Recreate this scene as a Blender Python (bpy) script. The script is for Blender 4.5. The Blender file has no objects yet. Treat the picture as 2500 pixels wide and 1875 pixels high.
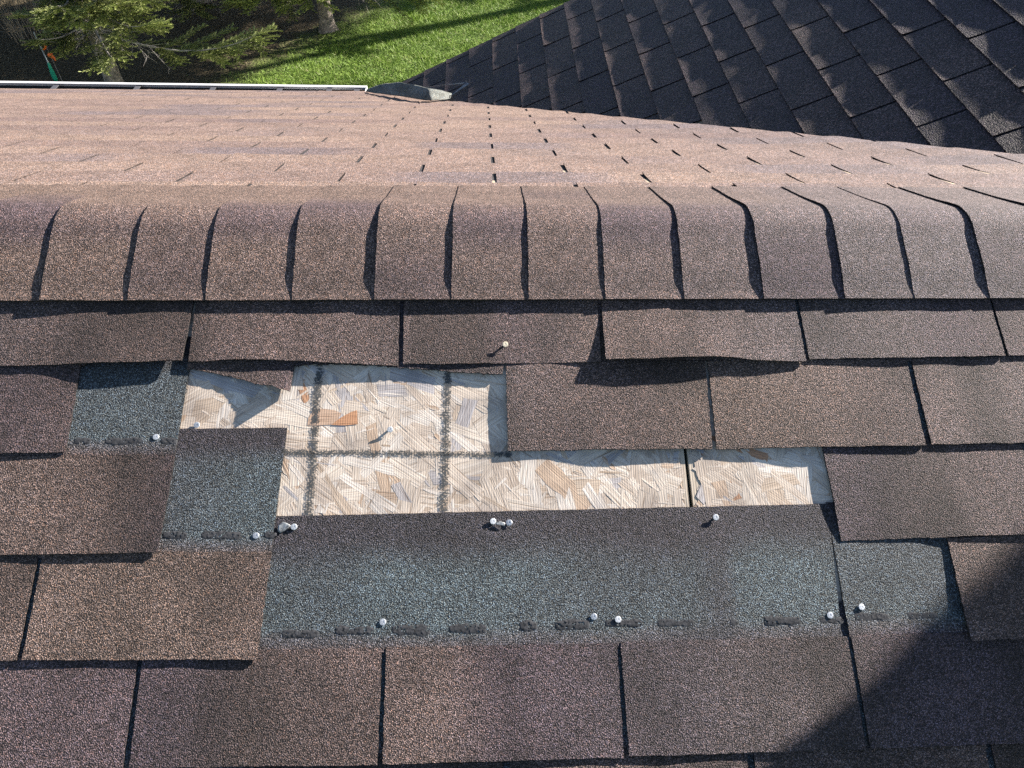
import bpy, math, random
import numpy as np
from mathutils import Vector, Matrix, noise
random.seed(7)
S = bpy.context.scene
COL = S.collection

# ---------------------------------------------------------------- camera
FPX = 1816.786
RM = np.array([[0.9993, -0.02987, 0.0226], [-0.00684, -0.73871, -0.67399], [0.03683, 0.67336, -0.7384]])
CAM = np.array([0.43396, -0.75899, 0.78298])
cd = bpy.data.cameras.new('camera')
cam = bpy.data.objects.new('camera', cd)
COL.objects.link(cam)
cd.sensor_width = 36
cd.lens = FPX / 2500 * 36
cd.clip_start = 0.02
cd.clip_end = 2000
_r = RM.T
cam.matrix_world = Matrix([[_r[0][0], -_r[0][1], -_r[0][2], CAM[0]],
                           [_r[1][0], -_r[1][1], -_r[1][2], CAM[1]],
                           [_r[2][0], -_r[2][1], -_r[2][2], CAM[2]], [0, 0, 0, 1]])
S.camera = cam

# ---------------------------------------------------------------- light
AZ = math.radians(60)      # from +Y towards +X
EL = math.radians(23.4)
SUN = Vector((math.sin(AZ) * math.cos(EL), math.cos(AZ) * math.cos(EL), math.sin(EL)))
W = bpy.data.worlds.new('World')
S.world = W
W.use_nodes = True
nt = W.node_tree
bg = nt.nodes['Background']
sky = nt.nodes.new('ShaderNodeTexSky')
sky.sky_type = 'NISHITA'
sky.sun_disc = False
sky.sun_elevation = EL
sky.sun_rotation = AZ
sky.air_density = 0.75
sky.dust_density = 0.4
sky.ozone_density = 0.6
nt.links.new(sky.outputs[0], bg.inputs[0])
bg.inputs[1].default_value = 0.05
sl = bpy.data.lights.new('sun', 'SUN')
sl.energy = 5.0
sl.angle = math.radians(0.65)
sl.color = (1.0, 0.915, 0.82)
so = bpy.data.objects.new('sun', sl)
COL.objects.link(so)
so.rotation_euler = SUN.to_track_quat('Z', 'Y').to_euler()
so.location = (6, 4, 6)
S.view_settings.view_transform = 'Standard'
S.view_settings.look = 'None'
S.view_settings.gamma = 1
S.view_settings.use_curve_mapping = False
S.view_settings.exposure = 1.95
S.render.engine = 'CYCLES'
S.cycles.use_denoising = False
S.cycles.max_bounces = 5

# ---------------------------------------------------------------- geometry frame
PA = 0.40189     # near pitch
PB = 0.40228     # far pitch
PW = 0.45435     # wing pitch
RR = 0.24978     # ridge distance above course 1 bottom
WD = 0.305
EX = 0.127
RIDGE = Vector((0, RR * math.cos(PA), RR * math.sin(PA)))
NN = Vector((0, -math.sin(PA), math.cos(PA)))
ND = Vector((0, -math.cos(PA), -math.sin(PA)))   # downslope
FN = Vector((0, math.sin(PB), math.cos(PB)))
FD = Vector((0, math.cos(PB), -math.sin(PB)))
WN = Vector((-math.sin(PW), 0, math.cos(PW)))
WDn = Vector((-math.cos(PW), 0, -math.sin(PW)))
WP = Vector((0.48335, 2.93304, -0.78256))
TOP = 0.009      # the fitted planes pass through the tab butts, 9 mm over the deck


def ray(x, y):
    d = RM.T @ np.array([(x - 1250) / FPX, (y - 937.5) / FPX, 1.0])
    return Vector(d)


def hit(x, y, P0, n, h=0.0):
    """point of the view ray of a photo measurement (2212-wide reading) on a real roof plane"""
    d = ray(x * 2500 / 2212, y * 2500 / 2212)
    C = Vector(CAM)
    P0 = P0 + n * h
    t = (P0 - C).dot(n) / d.dot(n)
    return C + d * t


O0 = Vector((0, 0, 0))


def nxd(x, y, h=0.0):
    """measurement -> (X, d) on the near slope, d down the slope from course-1 butts; h over the fitted plane"""
    P = hit(x, y, O0, NN, h)
    return P.x, P.dot(ND)


def near(X, d, h):        # h above the deck
    return Vector((X, 0, 0)) + ND * d + NN * (h - TOP)


def farp(X, d, h):        # d from the ridge line
    # the far slope's shingles ride up a little into the valley
    y_ = RIDGE.y + d * math.cos(PB)
    q_ = max(0.0, min(1.0, (X - (2.2245 - (y_ - 0.3) * 0.8711) + 0.40) / 0.45))
    k_ = max(0.0, min(1.0, (X - 0.2) / 1.7))
    h = h + (0.001 + 0.009 * k_) * q_ * q_ * (3 - 2 * q_)
    return Vector((X, RIDGE.y, RIDGE.z)) + FD * d + FN * (h - TOP)


def wingp(y, c, h):       # c = distance up the slope from WP
    return Vector((WP.x, y, WP.z)) - WDn * c + WN * (h - TOP)


# ---------------------------------------------------------------- helpers
def obj(name, me, parent=None, mat=None):
    o = bpy.data.objects.new(name, me)
    COL.objects.link(o)
    if parent is not None:
        o.parent = parent
    if mat is not None and me is not None:
        if not me.materials:
            me.materials.append(mat)
    return o


def mesh(name, verts, faces, smooth=False, tint=None):
    me = bpy.data.meshes.new(name)
    me.from_pydata([tuple(v) for v in verts], [], faces)
    me.update()
    if smooth:
        me.polygons.foreach_set('use_smooth', [True] * len(me.polygons))
    if tint is not None:
        a = me.attributes.new('tint', 'FLOAT_COLOR', 'POINT')
        buf = np.ones((len(verts), 4), np.float32)
        buf[:, :3] = np.array(tint, np.float32)
        a.data.foreach_set('color', buf.ravel())
    return me


def tag(o, label=None, cat=None, group=None, kind=None):
    if label: o['label'] = label
    if cat: o['category'] = cat
    if group: o['group'] = group
    if kind: o['kind'] = kind
    return o


def thing(name, loc, label, cat, group=None):
    o = bpy.data.objects.new(name, None)
    COL.objects.link(o)
    o.location = loc
    o.empty_display_size = 0.05
    return tag(o, label, cat, group)


def nz(x, y=0.0, z=0.0):
    return noise.noise(Vector((x + 31.7, y + 11.3, z + 5.1)))


def lerp(a, b, t):
    return a + (b - a) * t


def lerp3(a, b, t):
    t = max(0.0, min(1.0, t))
    return tuple(a[i] + (b[i] - a[i]) * t for i in range(3))


def sstep(a, b, x):
    t = max(0.0, min(1.0, (x - a) / (b - a)))
    return t * t * (3 - 2 * t)


def sheet(name, fn, nx, ny, th, nrm, parent, mat, org, tintfn=None, keep_bottom=False):
    """a slab: fn(i/nx, j/ny) -> top point; nrm its thickness direction; tintfn(s, t) -> colour"""
    vs, ts = [], []
    for j in range(ny + 1):
        for i in range(nx + 1):
            vs.append(fn(i / nx, j / ny) - org)
            if tintfn: ts.append(tintfn(i / nx, j / ny))
    n = (nx + 1) * (ny + 1)
    fs = []
    for j in range(ny):
        for i in range(nx):
            a = j * (nx + 1) + i
            fs.append((a, a + 1, a + nx + 2, a + nx + 1))
    # rim
    rim = [i for i in range(nx + 1)] + [j * (nx + 1) + nx for j in range(1, ny + 1)] + \
          [ny * (nx + 1) + i for i in range(nx - 1, -1, -1)] + [j * (nx + 1) for j in range(ny - 1, 0, -1)]
    top = len(fs)
    base = len(vs)
    for k in rim:      # duplicate the rim so that the edge stays crisp
        vs.append(vs[k])
        if tintfn: ts.append(tuple(c * 0.5 for c in ts[k]))
    for k in rim:
        vs.append(vs[k] - nrm * th)
        if tintfn: ts.append((0.015, 0.015, 0.016))
    m = len(rim)
    for q in range(m):
        r = (q + 1) % m
        fs.append((base + q, base + m + q, base + m + r, base + r))
    if keep_bottom:
        fs.append(tuple(base + m + q for q in range(m)))
    me = mesh(name, vs, fs, False, ts if tintfn else None)
    sm = [True] * top + [False] * (len(fs) - top)
    me.polygons.foreach_set('use_smooth', sm)
    # orientation check
    f0 = me.polygons[0]
    if f0.normal.dot(nrm) < 0:
        me.flip_normals()
    return obj(name, me, parent, mat)


# ---------------------------------------------------------------- materials
def mat(name):
    m = bpy.data.materials.new(name)
    m.use_nodes = True
    t = m.node_tree
    return m, t, t.nodes['Principled BSDF']


def nd(t, typ, **kw):
    n = t.nodes.new(typ)
    for k, v in kw.items():
        setattr(n, k, v)
    return n


def ramp(t, src, stops):
    r = nd(t, 'ShaderNodeValToRGB')
    e = r.color_ramp.elements
    while len(e) > 1: e.remove(e[-1])
    e[0].position = stops[0][0]
    e[0].color = (*stops[0][1], 1) if len(stops[0][1]) == 3 else stops[0][1]
    for p, c in stops[1:]:
        x = e.new(p)
        x.color = (*c, 1)
    t.links.new(src, r.inputs[0])
    return r


def g3(v):
    return (v, v, v)


def granule_mat(name, cell, bump, contrast=1.0, spec=0.25, rough=0.8):
    m, t, b = mat(name)
    L = t.links.new
    tc = nd(t, 'ShaderNodeTexCoord')
    at = nd(t, 'ShaderNodeAttribute', attribute_name='tint')
    v = nd(t, 'ShaderNodeTexVoronoi', voronoi_dimensions='3D')
    v.inputs['Scale'].default_value = 1 / cell
    L(tc.outputs['Object'], v.inputs['Vector'])
    sep = nd(t, 'ShaderNodeSeparateColor')
    L(v.outputs['Color'], sep.inputs[0])
    lo = lerp(1, 0.30, contrast)
    rm = ramp(t, sep.outputs[0], [(0, g3(lo)), (0.35, g3(lerp(1, 0.72, contrast))), (0.6, g3(lerp(1, 1.15, contrast))), (0.85, g3(lerp(1, 1.8, contrast))), (1, g3(lerp(1, 2.8, contrast)))])
    mul = nd(t, 'ShaderNodeMix', data_type='RGBA', blend_type='MULTIPLY')
    mul.inputs[0].default_value = 1
    mul.clamp_result = False
    L(at.outputs['Color'], mul.inputs[6])
    L(rm.outputs[0], mul.inputs[7])
    # a few granules of another colour: warm tan, cold grey
    hue = ramp(t, sep.outputs[1], [(0, (1.18, 0.98, 0.84)), (0.3, (1.0, 1.0, 1.0)), (0.75, (1.0, 1.0, 1.0)), (1, (0.90, 0.97, 1.14))])
    mul2 = nd(t, 'ShaderNodeMix', data_type='RGBA', blend_type='MULTIPLY')
    mul2.inputs[0].default_value = 1
    L(mul.outputs[2], mul2.inputs[6])
    L(hue.outputs[0], mul2.inputs[7])
    # dark asphalt between the granules, deepened with painted shade in the gaps
    rc = ramp(t, v.outputs['Distance'], [(0.0, g3(1.12)), (0.36, g3(1.0)), (0.60, g3(lerp(1, 0.10, contrast)))])
    mc = nd(t, 'ShaderNodeMix', data_type='RGBA', blend_type='MULTIPLY')
    mc.inputs[0].default_value = 1
    L(mul2.outputs[2], mc.inputs[6])
    L(rc.outputs[0], mc.inputs[7])
    # clumps
    n2 = nd(t, 'ShaderNodeTexNoise')
    n2.inputs['Scale'].default_value = 0.22 / cell
    n2.inputs['Detail'].default_value = 3
    L(tc.outputs['Object'], n2.inputs['Vector'])
    r2 = ramp(t, n2.outputs[0], [(0.3, g3(0.86)), (0.7, g3(1.12))])
    mul3 = nd(t, 'ShaderNodeMix', data_type='RGBA', blend_type='MULTIPLY')
    mul3.inputs[0].default_value = 1
    L(mc.outputs[2], mul3.inputs[6])
    L(r2.outputs[0], mul3.inputs[7])
    # dirt streaks and worn spots, a few centimetres wide
    n3 = nd(t, 'ShaderNodeTexNoise')
    n3.inputs['Scale'].default_value = 14
    n3.inputs['Detail'].default_value = 4
    n3.inputs['Roughness'].default_value = 0.6
    L(tc.outputs['Object'], n3.inputs['Vector'])
    r3 = ramp(t, n3.outputs[0], [(0.3, g3(0.80)), (0.7, g3(1.16))])
    mul4 = nd(t, 'ShaderNodeMix', data_type='RGBA', blend_type='MULTIPLY')
    mul4.inputs[0].default_value = 1
    L(mul3.outputs[2], mul4.inputs[6])
    L(r3.outputs[0], mul4.inputs[7])
    L(mul4.outputs[2], b.inputs['Base Color'])
    b.inputs['Roughness'].default_value = rough
    b.inputs['Specular IOR Level'].default_value = spec
    # grain relief
    inv = nd(t, 'ShaderNodeMath', operation='MULTIPLY')
    L(v.outputs['Distance'], inv.inputs[0])
    inv.inputs[1].default_value = -1.0
    ad = nd(t, 'ShaderNodeMath', operation='ADD')
    L(inv.outputs[0], ad.inputs[0])
    m5 = nd(t, 'ShaderNodeMath', operation='MULTIPLY')
    L(sep.outputs[2], m5.inputs[0])
    m5.inputs[1].default_value = 0.45
    L(m5.outputs[0], ad.inputs[1])
    bp = nd(t, 'ShaderNodeBump')
    bp.inputs['Strength'].default_value = 1.0
    bp.inputs['Distance'].default_value = bump
    L(ad.outputs[0], bp.inputs['Height'])
    L(bp.outputs[0], b.inputs['Normal'])
    return m


def plain(name, col, rough=0.6, metal=0.0, spec=0.5, nscale=None, namp=0.2, bump=0.0):
    m, t, b = mat(name)
    b.inputs['Base Color'].default_value = (*col, 1)
    b.inputs['Roughness'].default_value = rough
    b.inputs['Metallic'].default_value = metal
    b.inputs['Specular IOR Level'].default_value = spec
    if nscale:
        tc = nd(t, 'ShaderNodeTexCoord')
        n = nd(t, 'ShaderNodeTexNoise')
        n.inputs['Scale'].default_value = nscale
        n.inputs['Detail'].default_value = 5
        t.links.new(tc.outputs['Object'], n.inputs['Vector'])
        r = ramp(t, n.outputs[0], [(0.3, tuple(c * (1 - namp) for c in col)), (0.7, tuple(min(1, c * (1 + namp)) for c in col))])
        t.links.new(r.outputs[0], b.inputs['Base Color'])
        if bump:
            bp = nd(t, 'ShaderNodeBump')
            bp.inputs['Distance'].default_value = bump
            t.links.new(n.outputs[0], bp.inputs['Height'])
            t.links.new(bp.outputs[0], b.inputs['Normal'])
    return m


M_NEAR = granule_mat('granules', 0.0017, 0.0021, 0.80, 0.35)
M_CAP = granule_mat('granules_cap', 0.0017, 0.0017, 0.76, 0.3)
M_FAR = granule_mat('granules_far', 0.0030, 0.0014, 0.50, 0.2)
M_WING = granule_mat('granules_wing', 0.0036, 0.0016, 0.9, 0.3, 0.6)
M_SEAL = plain('asphalt_sealant', (0.050, 0.051, 0.055), 0.85, spec=0.2, nscale=260, namp=0.45, bump=0.0006)
_t = M_SEAL.node_tree
_tc = nd(_t, 'ShaderNodeTexCoord')
_n = nd(_t, 'ShaderNodeTexNoise')
_n.inputs['Scale'].default_value = 230
_n.inputs['Detail'].default_value = 3
_t.links.new(_tc.outputs['Object'], _n.inputs['Vector'])
_rr = ramp(_t, _n.outputs[0], [(0.40, g3(0.0)), (0.46, g3(1.0))])
_t.links.new(_rr.outputs[0], _t.nodes['Principled BSDF'].inputs['Alpha'])
M_NAIL = plain('galvanised_steel', (0.46, 0.49, 0.53), 0.5, 0.4, nscale=500, namp=0.3)
M_NAILTAN = plain('weathered_nail', (0.62, 0.55, 0.42), 0.6, 0.0, nscale=400, namp=0.2)
M_GUT = plain('white_aluminium', (0.85, 0.86, 0.86), 0.35, 0.0, nscale=30, namp=0.03)
M_GUTIN = plain('gutter_shade_dirt', (0.03, 0.03, 0.03), 0.8, nscale=20, namp=0.5)  # near black puts the shade inside the trough into the colour, besides dirt
M_HANG = plain('gutter_hanger_steel', (0.10, 0.10, 0.11), 0.5, 0.3)
M_WALL = plain('house_siding', (0.6, 0.58, 0.54), 0.7, nscale=3, namp=0.06)
M_DECK = plain('sheathing', (0.35, 0.28, 0.2), 0.9, nscale=30, namp=0.2)
M_FILM = plain('film', (0.20, 0.215, 0.225), 0.35, nscale=160, namp=0.6, bump=0.001)
M_BARK = plain('spruce_bark', (0.20, 0.17, 0.145), 0.9, nscale=28, namp=0.55, bump=0.02)
M_DEAD = plain('dead_twig', (0.27, 0.25, 0.23), 0.9, nscale=6, namp=0.4)
M_REED = plain('dead_stalk', (0.30, 0.25, 0.19), 0.9, nscale=6, namp=0.3)
M_GREEN = plain('green_plastic', (0.02, 0.36, 0.20), 0.4, nscale=20, namp=0.1)
M_GREY = plain('grey_rod', (0.42, 0.46, 0.45), 0.5, nscale=20, namp=0.1)
M_ORANGE = plain('orange_ribbon', (0.9, 0.16, 0.02), 0.5, nscale=20, namp=0.1)
M_METAL = plain('shadow_caster_metal', (0.5, 0.5, 0.5), 0.45, 0.8, nscale=8, namp=0.1)


def osb_mat():
    m, t, b = mat('strand_board')
    L = t.links.new
    tc = nd(t, 'ShaderNodeTexCoord')
    at = nd(t, 'ShaderNodeAttribute', attribute_name='tint')
    uv = nd(t, 'ShaderNodeUVMap', uv_map='grain')      # x along the strand, y across it
    mp = nd(t, 'ShaderNodeMapping')
    mp.inputs['Scale'].default_value = (14, 420, 1)
    L(uv.outputs[0], mp.inputs[0])
    n = nd(t, 'ShaderNodeTexNoise')
    n.inputs['Scale'].default_value = 1
    n.inputs['Detail'].default_value = 4
    n.inputs['Roughness'].default_value = 0.65
    L(mp.outputs[0], n.inputs['Vector'])
    r = ramp(t, n.outputs[0], [(0.32, (0.42, 0.34, 0.28)), (0.43, (0.86, 0.82, 0.78)), (0.70, (1.15, 1.15, 1.15))])
    mul = nd(t, 'ShaderNodeMix', data_type='RGBA', blend_type='MULTIPLY')
    mul.inputs[0].default_value = 1
    L(at.outputs['Color'], mul.inputs[6])
    L(r.outputs[0], mul.inputs[7])
    # weather grime
    n2 = nd(t, 'ShaderNodeTexNoise')
    n2.inputs['Scale'].default_value = 22
    n2.inputs['Detail'].default_value = 6
    L(tc.outputs['Object'], n2.inputs['Vector'])
    r2 = ramp(t, n2.outputs[0], [(0.3, (0.66, 0.66, 0.68)), (0.56, (1, 1, 1))])
    mul2 = nd(t, 'ShaderNodeMix', data_type='RGBA', blend_type='MULTIPLY')
    mul2.inputs[0].default_value = 1
    L(mul.outputs[2], mul2.inputs[6])
    L(r2.outputs[0], mul2.inputs[7])
    L(mul2.outputs[2], b.inputs['Base Color'])
    b.inputs['Roughness'].default_value = 0.75
    # screen-back ribs plus grain
    sx = nd(t, 'ShaderNodeSeparateXYZ')
    L(tc.outputs['Object'], sx.inputs[0])
    f = nd(t, 'ShaderNodeMath', operation='MULTIPLY')
    L(sx.outputs[0], f.inputs[0])
    f.inputs[1].default_value = 2 * math.pi / 0.0034
    si = nd(t, 'ShaderNodeMath', operation='SINE')
    L(f.outputs[0], si.inputs[0])
    h1 = nd(t, 'ShaderNodeMath', operation='MULTIPLY')
    L(si.outputs[0], h1.inputs[0])
    h1.inputs[1].default_value = 0.08
    ad = nd(t, 'ShaderNodeMath', operation='ADD')
    L(h1.outputs[0], ad.inputs[0])
    L(n.outputs[0], ad.inputs[1])
    bp = nd(t, 'ShaderNodeBump')
    bp.inputs['Strength'].default_value = 0.7
    bp.inputs['Distance'].default_value = 0.0007
    L(ad.outputs[0], bp.inputs['Height'])
    L(bp.outputs[0], b.inputs['Normal'])
    return m


M_OSB = osb_mat()
M_INK = plain('ink_line', (0.055, 0.062, 0.066), 0.8, nscale=60, namp=0.25)
_t = M_INK.node_tree
_tc = nd(_t, 'ShaderNodeTexCoord')
_n = nd(_t, 'ShaderNodeTexNoise')
_n.inputs['Scale'].default_value = 420
_n.inputs['Detail'].default_value = 4
_t.links.new(_tc.outputs['Object'], _n.inputs['Vector'])
_rr = ramp(_t, _n.outputs[0], [(0.40, g3(0.15)), (0.52, g3(0.92))])
_t.links.new(_rr.outputs[0], _t.nodes['Principled BSDF'].inputs['Alpha'])

# ---------------------------------------------------------------- colours of the shingles
BROWN = (0.168, 0.120, 0.110)
TAN = (0.206, 0.148, 0.118)
PURP = (0.108, 0.078, 0.094)
GREY = (0.136, 0.116, 0.126)
BLUE = (0.112, 0.148, 0.166)
DARKH = (0.058, 0.052, 0.064)


def tab_tint(X, row, k, warm=0.0):
    """blend of the shingle's printed colour drops along a course"""
    a = nz(X * 3.1, row * 2.7, k) * 1.5 + 0.5
    b = nz(X * 2.3 + 40, row * 3.3, k + 9) * 0.9 + warm * 0.8
    c = lerp3(PURP, BROWN, sstep(0.1, 0.75, a) + 0.1)
    if b > 0:
        c = lerp3(c, TAN, b * 1.5)
    else:
        c = lerp3(c, GREY, -b * 1.2)
    g = nz(X * 6.5, row * 5.9, k + 30) + 0.5 * nz(X * 15, row * 7.1, k + 40)
    f = 1 - 0.42 * sstep(0.05, 0.45, g) + 0.16 * sstep(0.05, 0.4, -g)
    return tuple(v * f for v in c)


# ---------------------------------------------------------------- strips
TH = 0.0026
HS = 0.312
GG = 0.0066


def under(t):
    return GG * (1 - t / HS)


M_BY = {'near': M_NEAR, 'far': M_FAR, 'wing': M_WING}


def curl(ctrl, s):
    if not ctrl: return 0.0
    x = s * (len(ctrl) - 1)
    i = min(int(x), len(ctrl) - 2)
    f = x - i
    f = f * f * (3 - 2 * f)
    return lerp(ctrl[i], ctrl[i + 1], f)


# near-slope courses: every tab as measured butt corners and top corners (2212-wide readings)
def near_tab(BL, BR, TL, TR):
    return [nxd(*BL), nxd(*BR), nxd(*TL, -0.002), nxd(*TR, -0.002)]


def build_near_tab(name_row, q, parent, org, lift=None, wave=None, warm=0.0, seed=0, dk=1.0):
    (xbl, dbl), (xbr, dbr), (xtl, dtl), (xtr, dtr) = q
    # extrapolate side lines up to t = EXN above the butt
    EXN = 0.134

    def fn(s, j):
        d0 = lerp(dbl, dbr, s)
        jag = nz(s * 60, seed * 7.7) * 0.0007 + nz(s * 9, seed * 3.1) * 0.0012 + curl(wave, s)
        d0 += jag * (1 - j)
        kl = (dbl - (dbl - EXN)) / max(1e-4, (dbl - dtl))
        kr = EXN / max(1e-4, (dbr - dtr))
        xl = lerp(xbl, lerp(xbl, xtl, kl), j)
        xr = lerp(xbr, lerp(xbr, xtr, kr), j)
        t = EXN * j
        X = lerp(xl, xr, s) + (nz(j * 24, seed * 5.1, 4 if s < 0.5 else 8) * 0.0011) * (1 if s in (0, 1) else 0)
        e = curl(lift, s) * (1 - j) ** 2.2 if lift else 0.0
        e += (0.0012 + 0.0012 * nz(X * 9, seed)) * (1 - j) ** 1.6 * 0.8
        e += 0.0006 * nz(X * 14, t * 14, seed)
        return near(X, d0 - t, under(t) + TH + e)

    def tf(s, j):
        P = fn(s, j)
        c = tab_tint(P.x, name_row, 1, warm)
        # granule loss darkens towards the covered upper end; stays with the shingle
        k = 0.5 + 0.5 * nz(P.x * 11, P.y * 11, 3)
        k2 = nz(P.x * 5, P.y * 7, seed * 1.3)
        return tuple(dk * v * lerp(0.84, 1.14, k) * (1 - 0.26 * sstep(-0.05, 0.35, k2)) for v in c)
    nx = 64
    return sheet('tab', fn, nx, 20, TH, NN, parent, M_NEAR, org, tf)


def build_headlap(parent, org, X0, X1, dl, dr, row, t0=0.130, t1=HS, skew0=0.0, skew1=0.0, toplift=None, cutL=None):
    """upper part of a strip, between X0 and X1; dl/dr = butt line d at the ends"""
    def fn(s, j):
        t = lerp(t0, t1, j)
        d0 = lerp(dl, dr, s)
        X = lerp(X0 + skew0 * (t - t0), X1 + skew1 * (t - t0), s)
        X += nz(t * 70, row * 3 + (0 if s < 0.5 else 9)) * 0.0008 * (1 if s in (0, 1) else 0)
        t += nz(X * 40, row * 5) * 0.0012 * (j if j == 1 else 0)
        return near(X, d0 - t, under(min(t, HS)) + TH - 0.0006 * (1 - sstep(0.134, 0.15, t)) + 0.0005 * nz(X * 12, t * 12, row) * sstep(0.13, 0.16, t))

    def tf(s, j):
        t = lerp(t0, t1, j)
        d0 = lerp(dl, dr, s)
        X = lerp(X0, X1, s)
        n1 = nz(X * 7, t * 10, row) * 0.007
        base = tab_tint(X, row, 1)
        c = lerp3(base, lerp3(GREY, BLUE, 0.35), sstep(0.128, 0.150, t + n1))
        c = lerp3(c, BLUE, sstep(0.146, 0.160, t + n1))
        blot = 0.5 + 0.9 * nz(X * 5.5, t * 4, row + 20)
        c = lerp3(c, lerp3(BLUE, DARKH, 0.75), blot * 0.75 * sstep(0.15, 0.17, t))
        c = lerp3(c, DARKH, sstep(0.245, 0.285, t + n1 * 1.3))
        return c
    n = max(8, int(abs(X1 - X0) / 0.008))
    return sheet('headlap', fn, n, 26, TH, NN, parent, M_NEAR, org, tf)


def dispX(px, py, h=0.0):
    return nxd(px, py, h)[0]


GN = 'shingle strips of the courses below the ridge'


def strip_thing(label, X, d):
    P = near(X, d, 0)
    return thing('shingle_strip', P, label, 'shingle strip', GN), P


SW = 0.0045
# --- course 1 (just under the ridge caps)
row1_cuts = {  # slot: (left tab's right edge bottom/top, right tab's left edge bottom/top)
    0: ((395, 782), (418, 650), (407, 781), (424, 650)),
    1: ((860, 787), (864, 649), (871, 786), (872, 649)),
    2: ((1299, 782), (1290, 649), (1307, 780), (1299, 648)),
    3: ((1740, 779), (1716, 646), (1748, 776), (1724, 646)),
    4: ((2170, 769), (2136, 643), (2178, 768), (2141, 643)),
}


def mk_tab(L, R, row, parent, org, **kw):
    """L, R: (bottom reading, top reading)"""
    return build_near_tab(row, near_tab(L[0], R[0], L[1], R[1]), parent, org, **kw)


def generic_edge(u, d, dtop):
    """slot edge outside the frame, from the course module"""
    return ((u * WD, d), (u * WD, dtop))


def build_generic_tab(row, X0, X1, d, parent, org, **kw):
    q = [(X0, d), (X1, d), (X0, d - 0.12), (X1, d - 0.12)]
    return build_near_tab(row, q, parent, org, **kw)


dN = [0.0, 0.132, 0.264, 0.396, 0.528, 0.660, 0.792]
# slot positions where not measured
def e(slot, side):
    c = row1_cuts[slot]
    return (c[0], c[1]) if side == 'R' else (c[2], c[3])


t, o = strip_thing('brown shingle strip under the leftmost ridge caps, ending at the first black slot', -0.45, 0)
build_generic_tab(1, -2 * WD, -WD - 0.008, 0.004, t, o, seed=1)
build_generic_tab(1, -3 * WD, -2 * WD - 0.009, 0.004, t, o, seed=9)
build_headlap(t, o, -3 * WD, -2 * WD, 0.004, 0.004, 1, t1=0.205)
q = near_tab((395, 782), (395, 782), (418, 650), (418, 650))
q[0] = (-WD + 0.002, 0.004); q[2] = (-WD + 0.002, -0.12)
q[1] = nxd(395, 782); q[3] = nxd(418, 650, -0.002)
build_near_tab(1, q, t, o, seed=2, lift=[0.0, 0.001, 0.006, 0.005], warm=0.15)
build_headlap(t, o, -2 * WD, q[1][0] + 0.003, 0.004, q[1][1], 1, t1=0.205)
t, o = strip_thing('brown shingle strip under the middle ridge caps with one popped nail through it', 0.45, 0)
mk_tab(e(0, 'L'), e(1, 'R'), 1, t, o, seed=3, lift=[0.0, 0.002, 0.001, -0.002], wave=[0, -0.0035, -0.003, 0, 0.002], warm=0.12)
mk_tab(e(1, 'L'), e(2, 'R'), 1, t, o, seed=4, lift=[-0.002, -0.001, -0.003, -0.001], warm=0.18)
mk_tab(e(2, 'L'), e(3, 'R'), 1, t, o, seed=5, lift=[0.008, 0.010, 0.009, 0.004, 0.001], wave=[0, 0, -0.003, -0.003, 0.001, 0.002], warm=-0.05)
build_headlap(t, o, nxd(407, 781)[0] + 0.002, nxd(1740, 779)[0] - 0.001, 0, 0, 1, t1=0.205)
t, o = strip_thing('greyish brown shingle strip right under the ridge caps at the right edge', 1.3, 0)
mk_tab(e(3, 'L'), e(4, 'R'), 1, t, o, seed=6, lift=[0.0, 0.001, 0.001, 0.001], warm=0.02)
q = [nxd(2178, 768), (5 * WD - 0.01, -0.002), nxd(2141, 643, -0.002), (5 * WD - 0.01, -0.12)]
build_near_tab(1, q, t, o, seed=7, warm=-0.2)
build_generic_tab(1, 5 * WD + 0.002, 6 * WD, -0.002, t, o, seed=8)
build_headlap(t, o, nxd(1748, 776)[0] + 0.001, 6 * WD, 0, 0, 1, t1=0.205)

# --- course 2
t, o = strip_thing('brown shingle strip at the left edge beside the upper blue patch', -0.5, dN[1])
q = [(-1.5 * WD + 0.004, dN[1] - 0.002), nxd(141, 978), (-1.5 * WD + 0.004, 0.03), nxd(170, 812, -0.002)]
build_near_tab(2, q, t, o, seed=11, warm=0.12)
build_generic_tab(2, -2.5 * WD, -1.5 * WD - 0.006, dN[1], t, o, seed=12)
build_headlap(t, o, -2.5 * WD, nxd(170, 812)[0] + 0.004, dN[1], dN[1], 2, skew1=0.05)

t, o = strip_thing('torn shingle strip with one dark brown tab left, right of the bare wood', 0.5, dN[1])
mk_tab(((1097, 972), (1093, 792)), ((1540, 968), (1524, 789)), 2, t, o, seed=13, warm=-0.1, dk=0.80, lift=[-0.004, -0.005, -0.002, -0.003, -0.0035])
# torn headlap: lower edge as ripped
tear = [(404, 797), (432, 799), (465, 806), (492, 812), (520, 819), (548, 828), (570, 833), (592, 838), (612, 845), (627, 847), (628.5, 792), (660, 788), (700, 786),
        (760, 788), (822, 790), (873, 794), (900, 797), (935, 798), (968, 803), (1010, 804), (1045, 808), (1088, 809), (1094, 806), (1250, 806), (1538, 806)]
tp = [nxd(x, y, -0.003) for x, y in tear]


def tear_d(X):
    if X <= tp[0][0]: return tp[0][1]
    for a, b in zip(tp, tp[1:]):
        if a[0] <= X <= b[0]:
            return lerp(a[1], b[1], (X - a[0]) / max(1e-6, b[0] - a[0]))
    return tp[-1][1]


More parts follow.
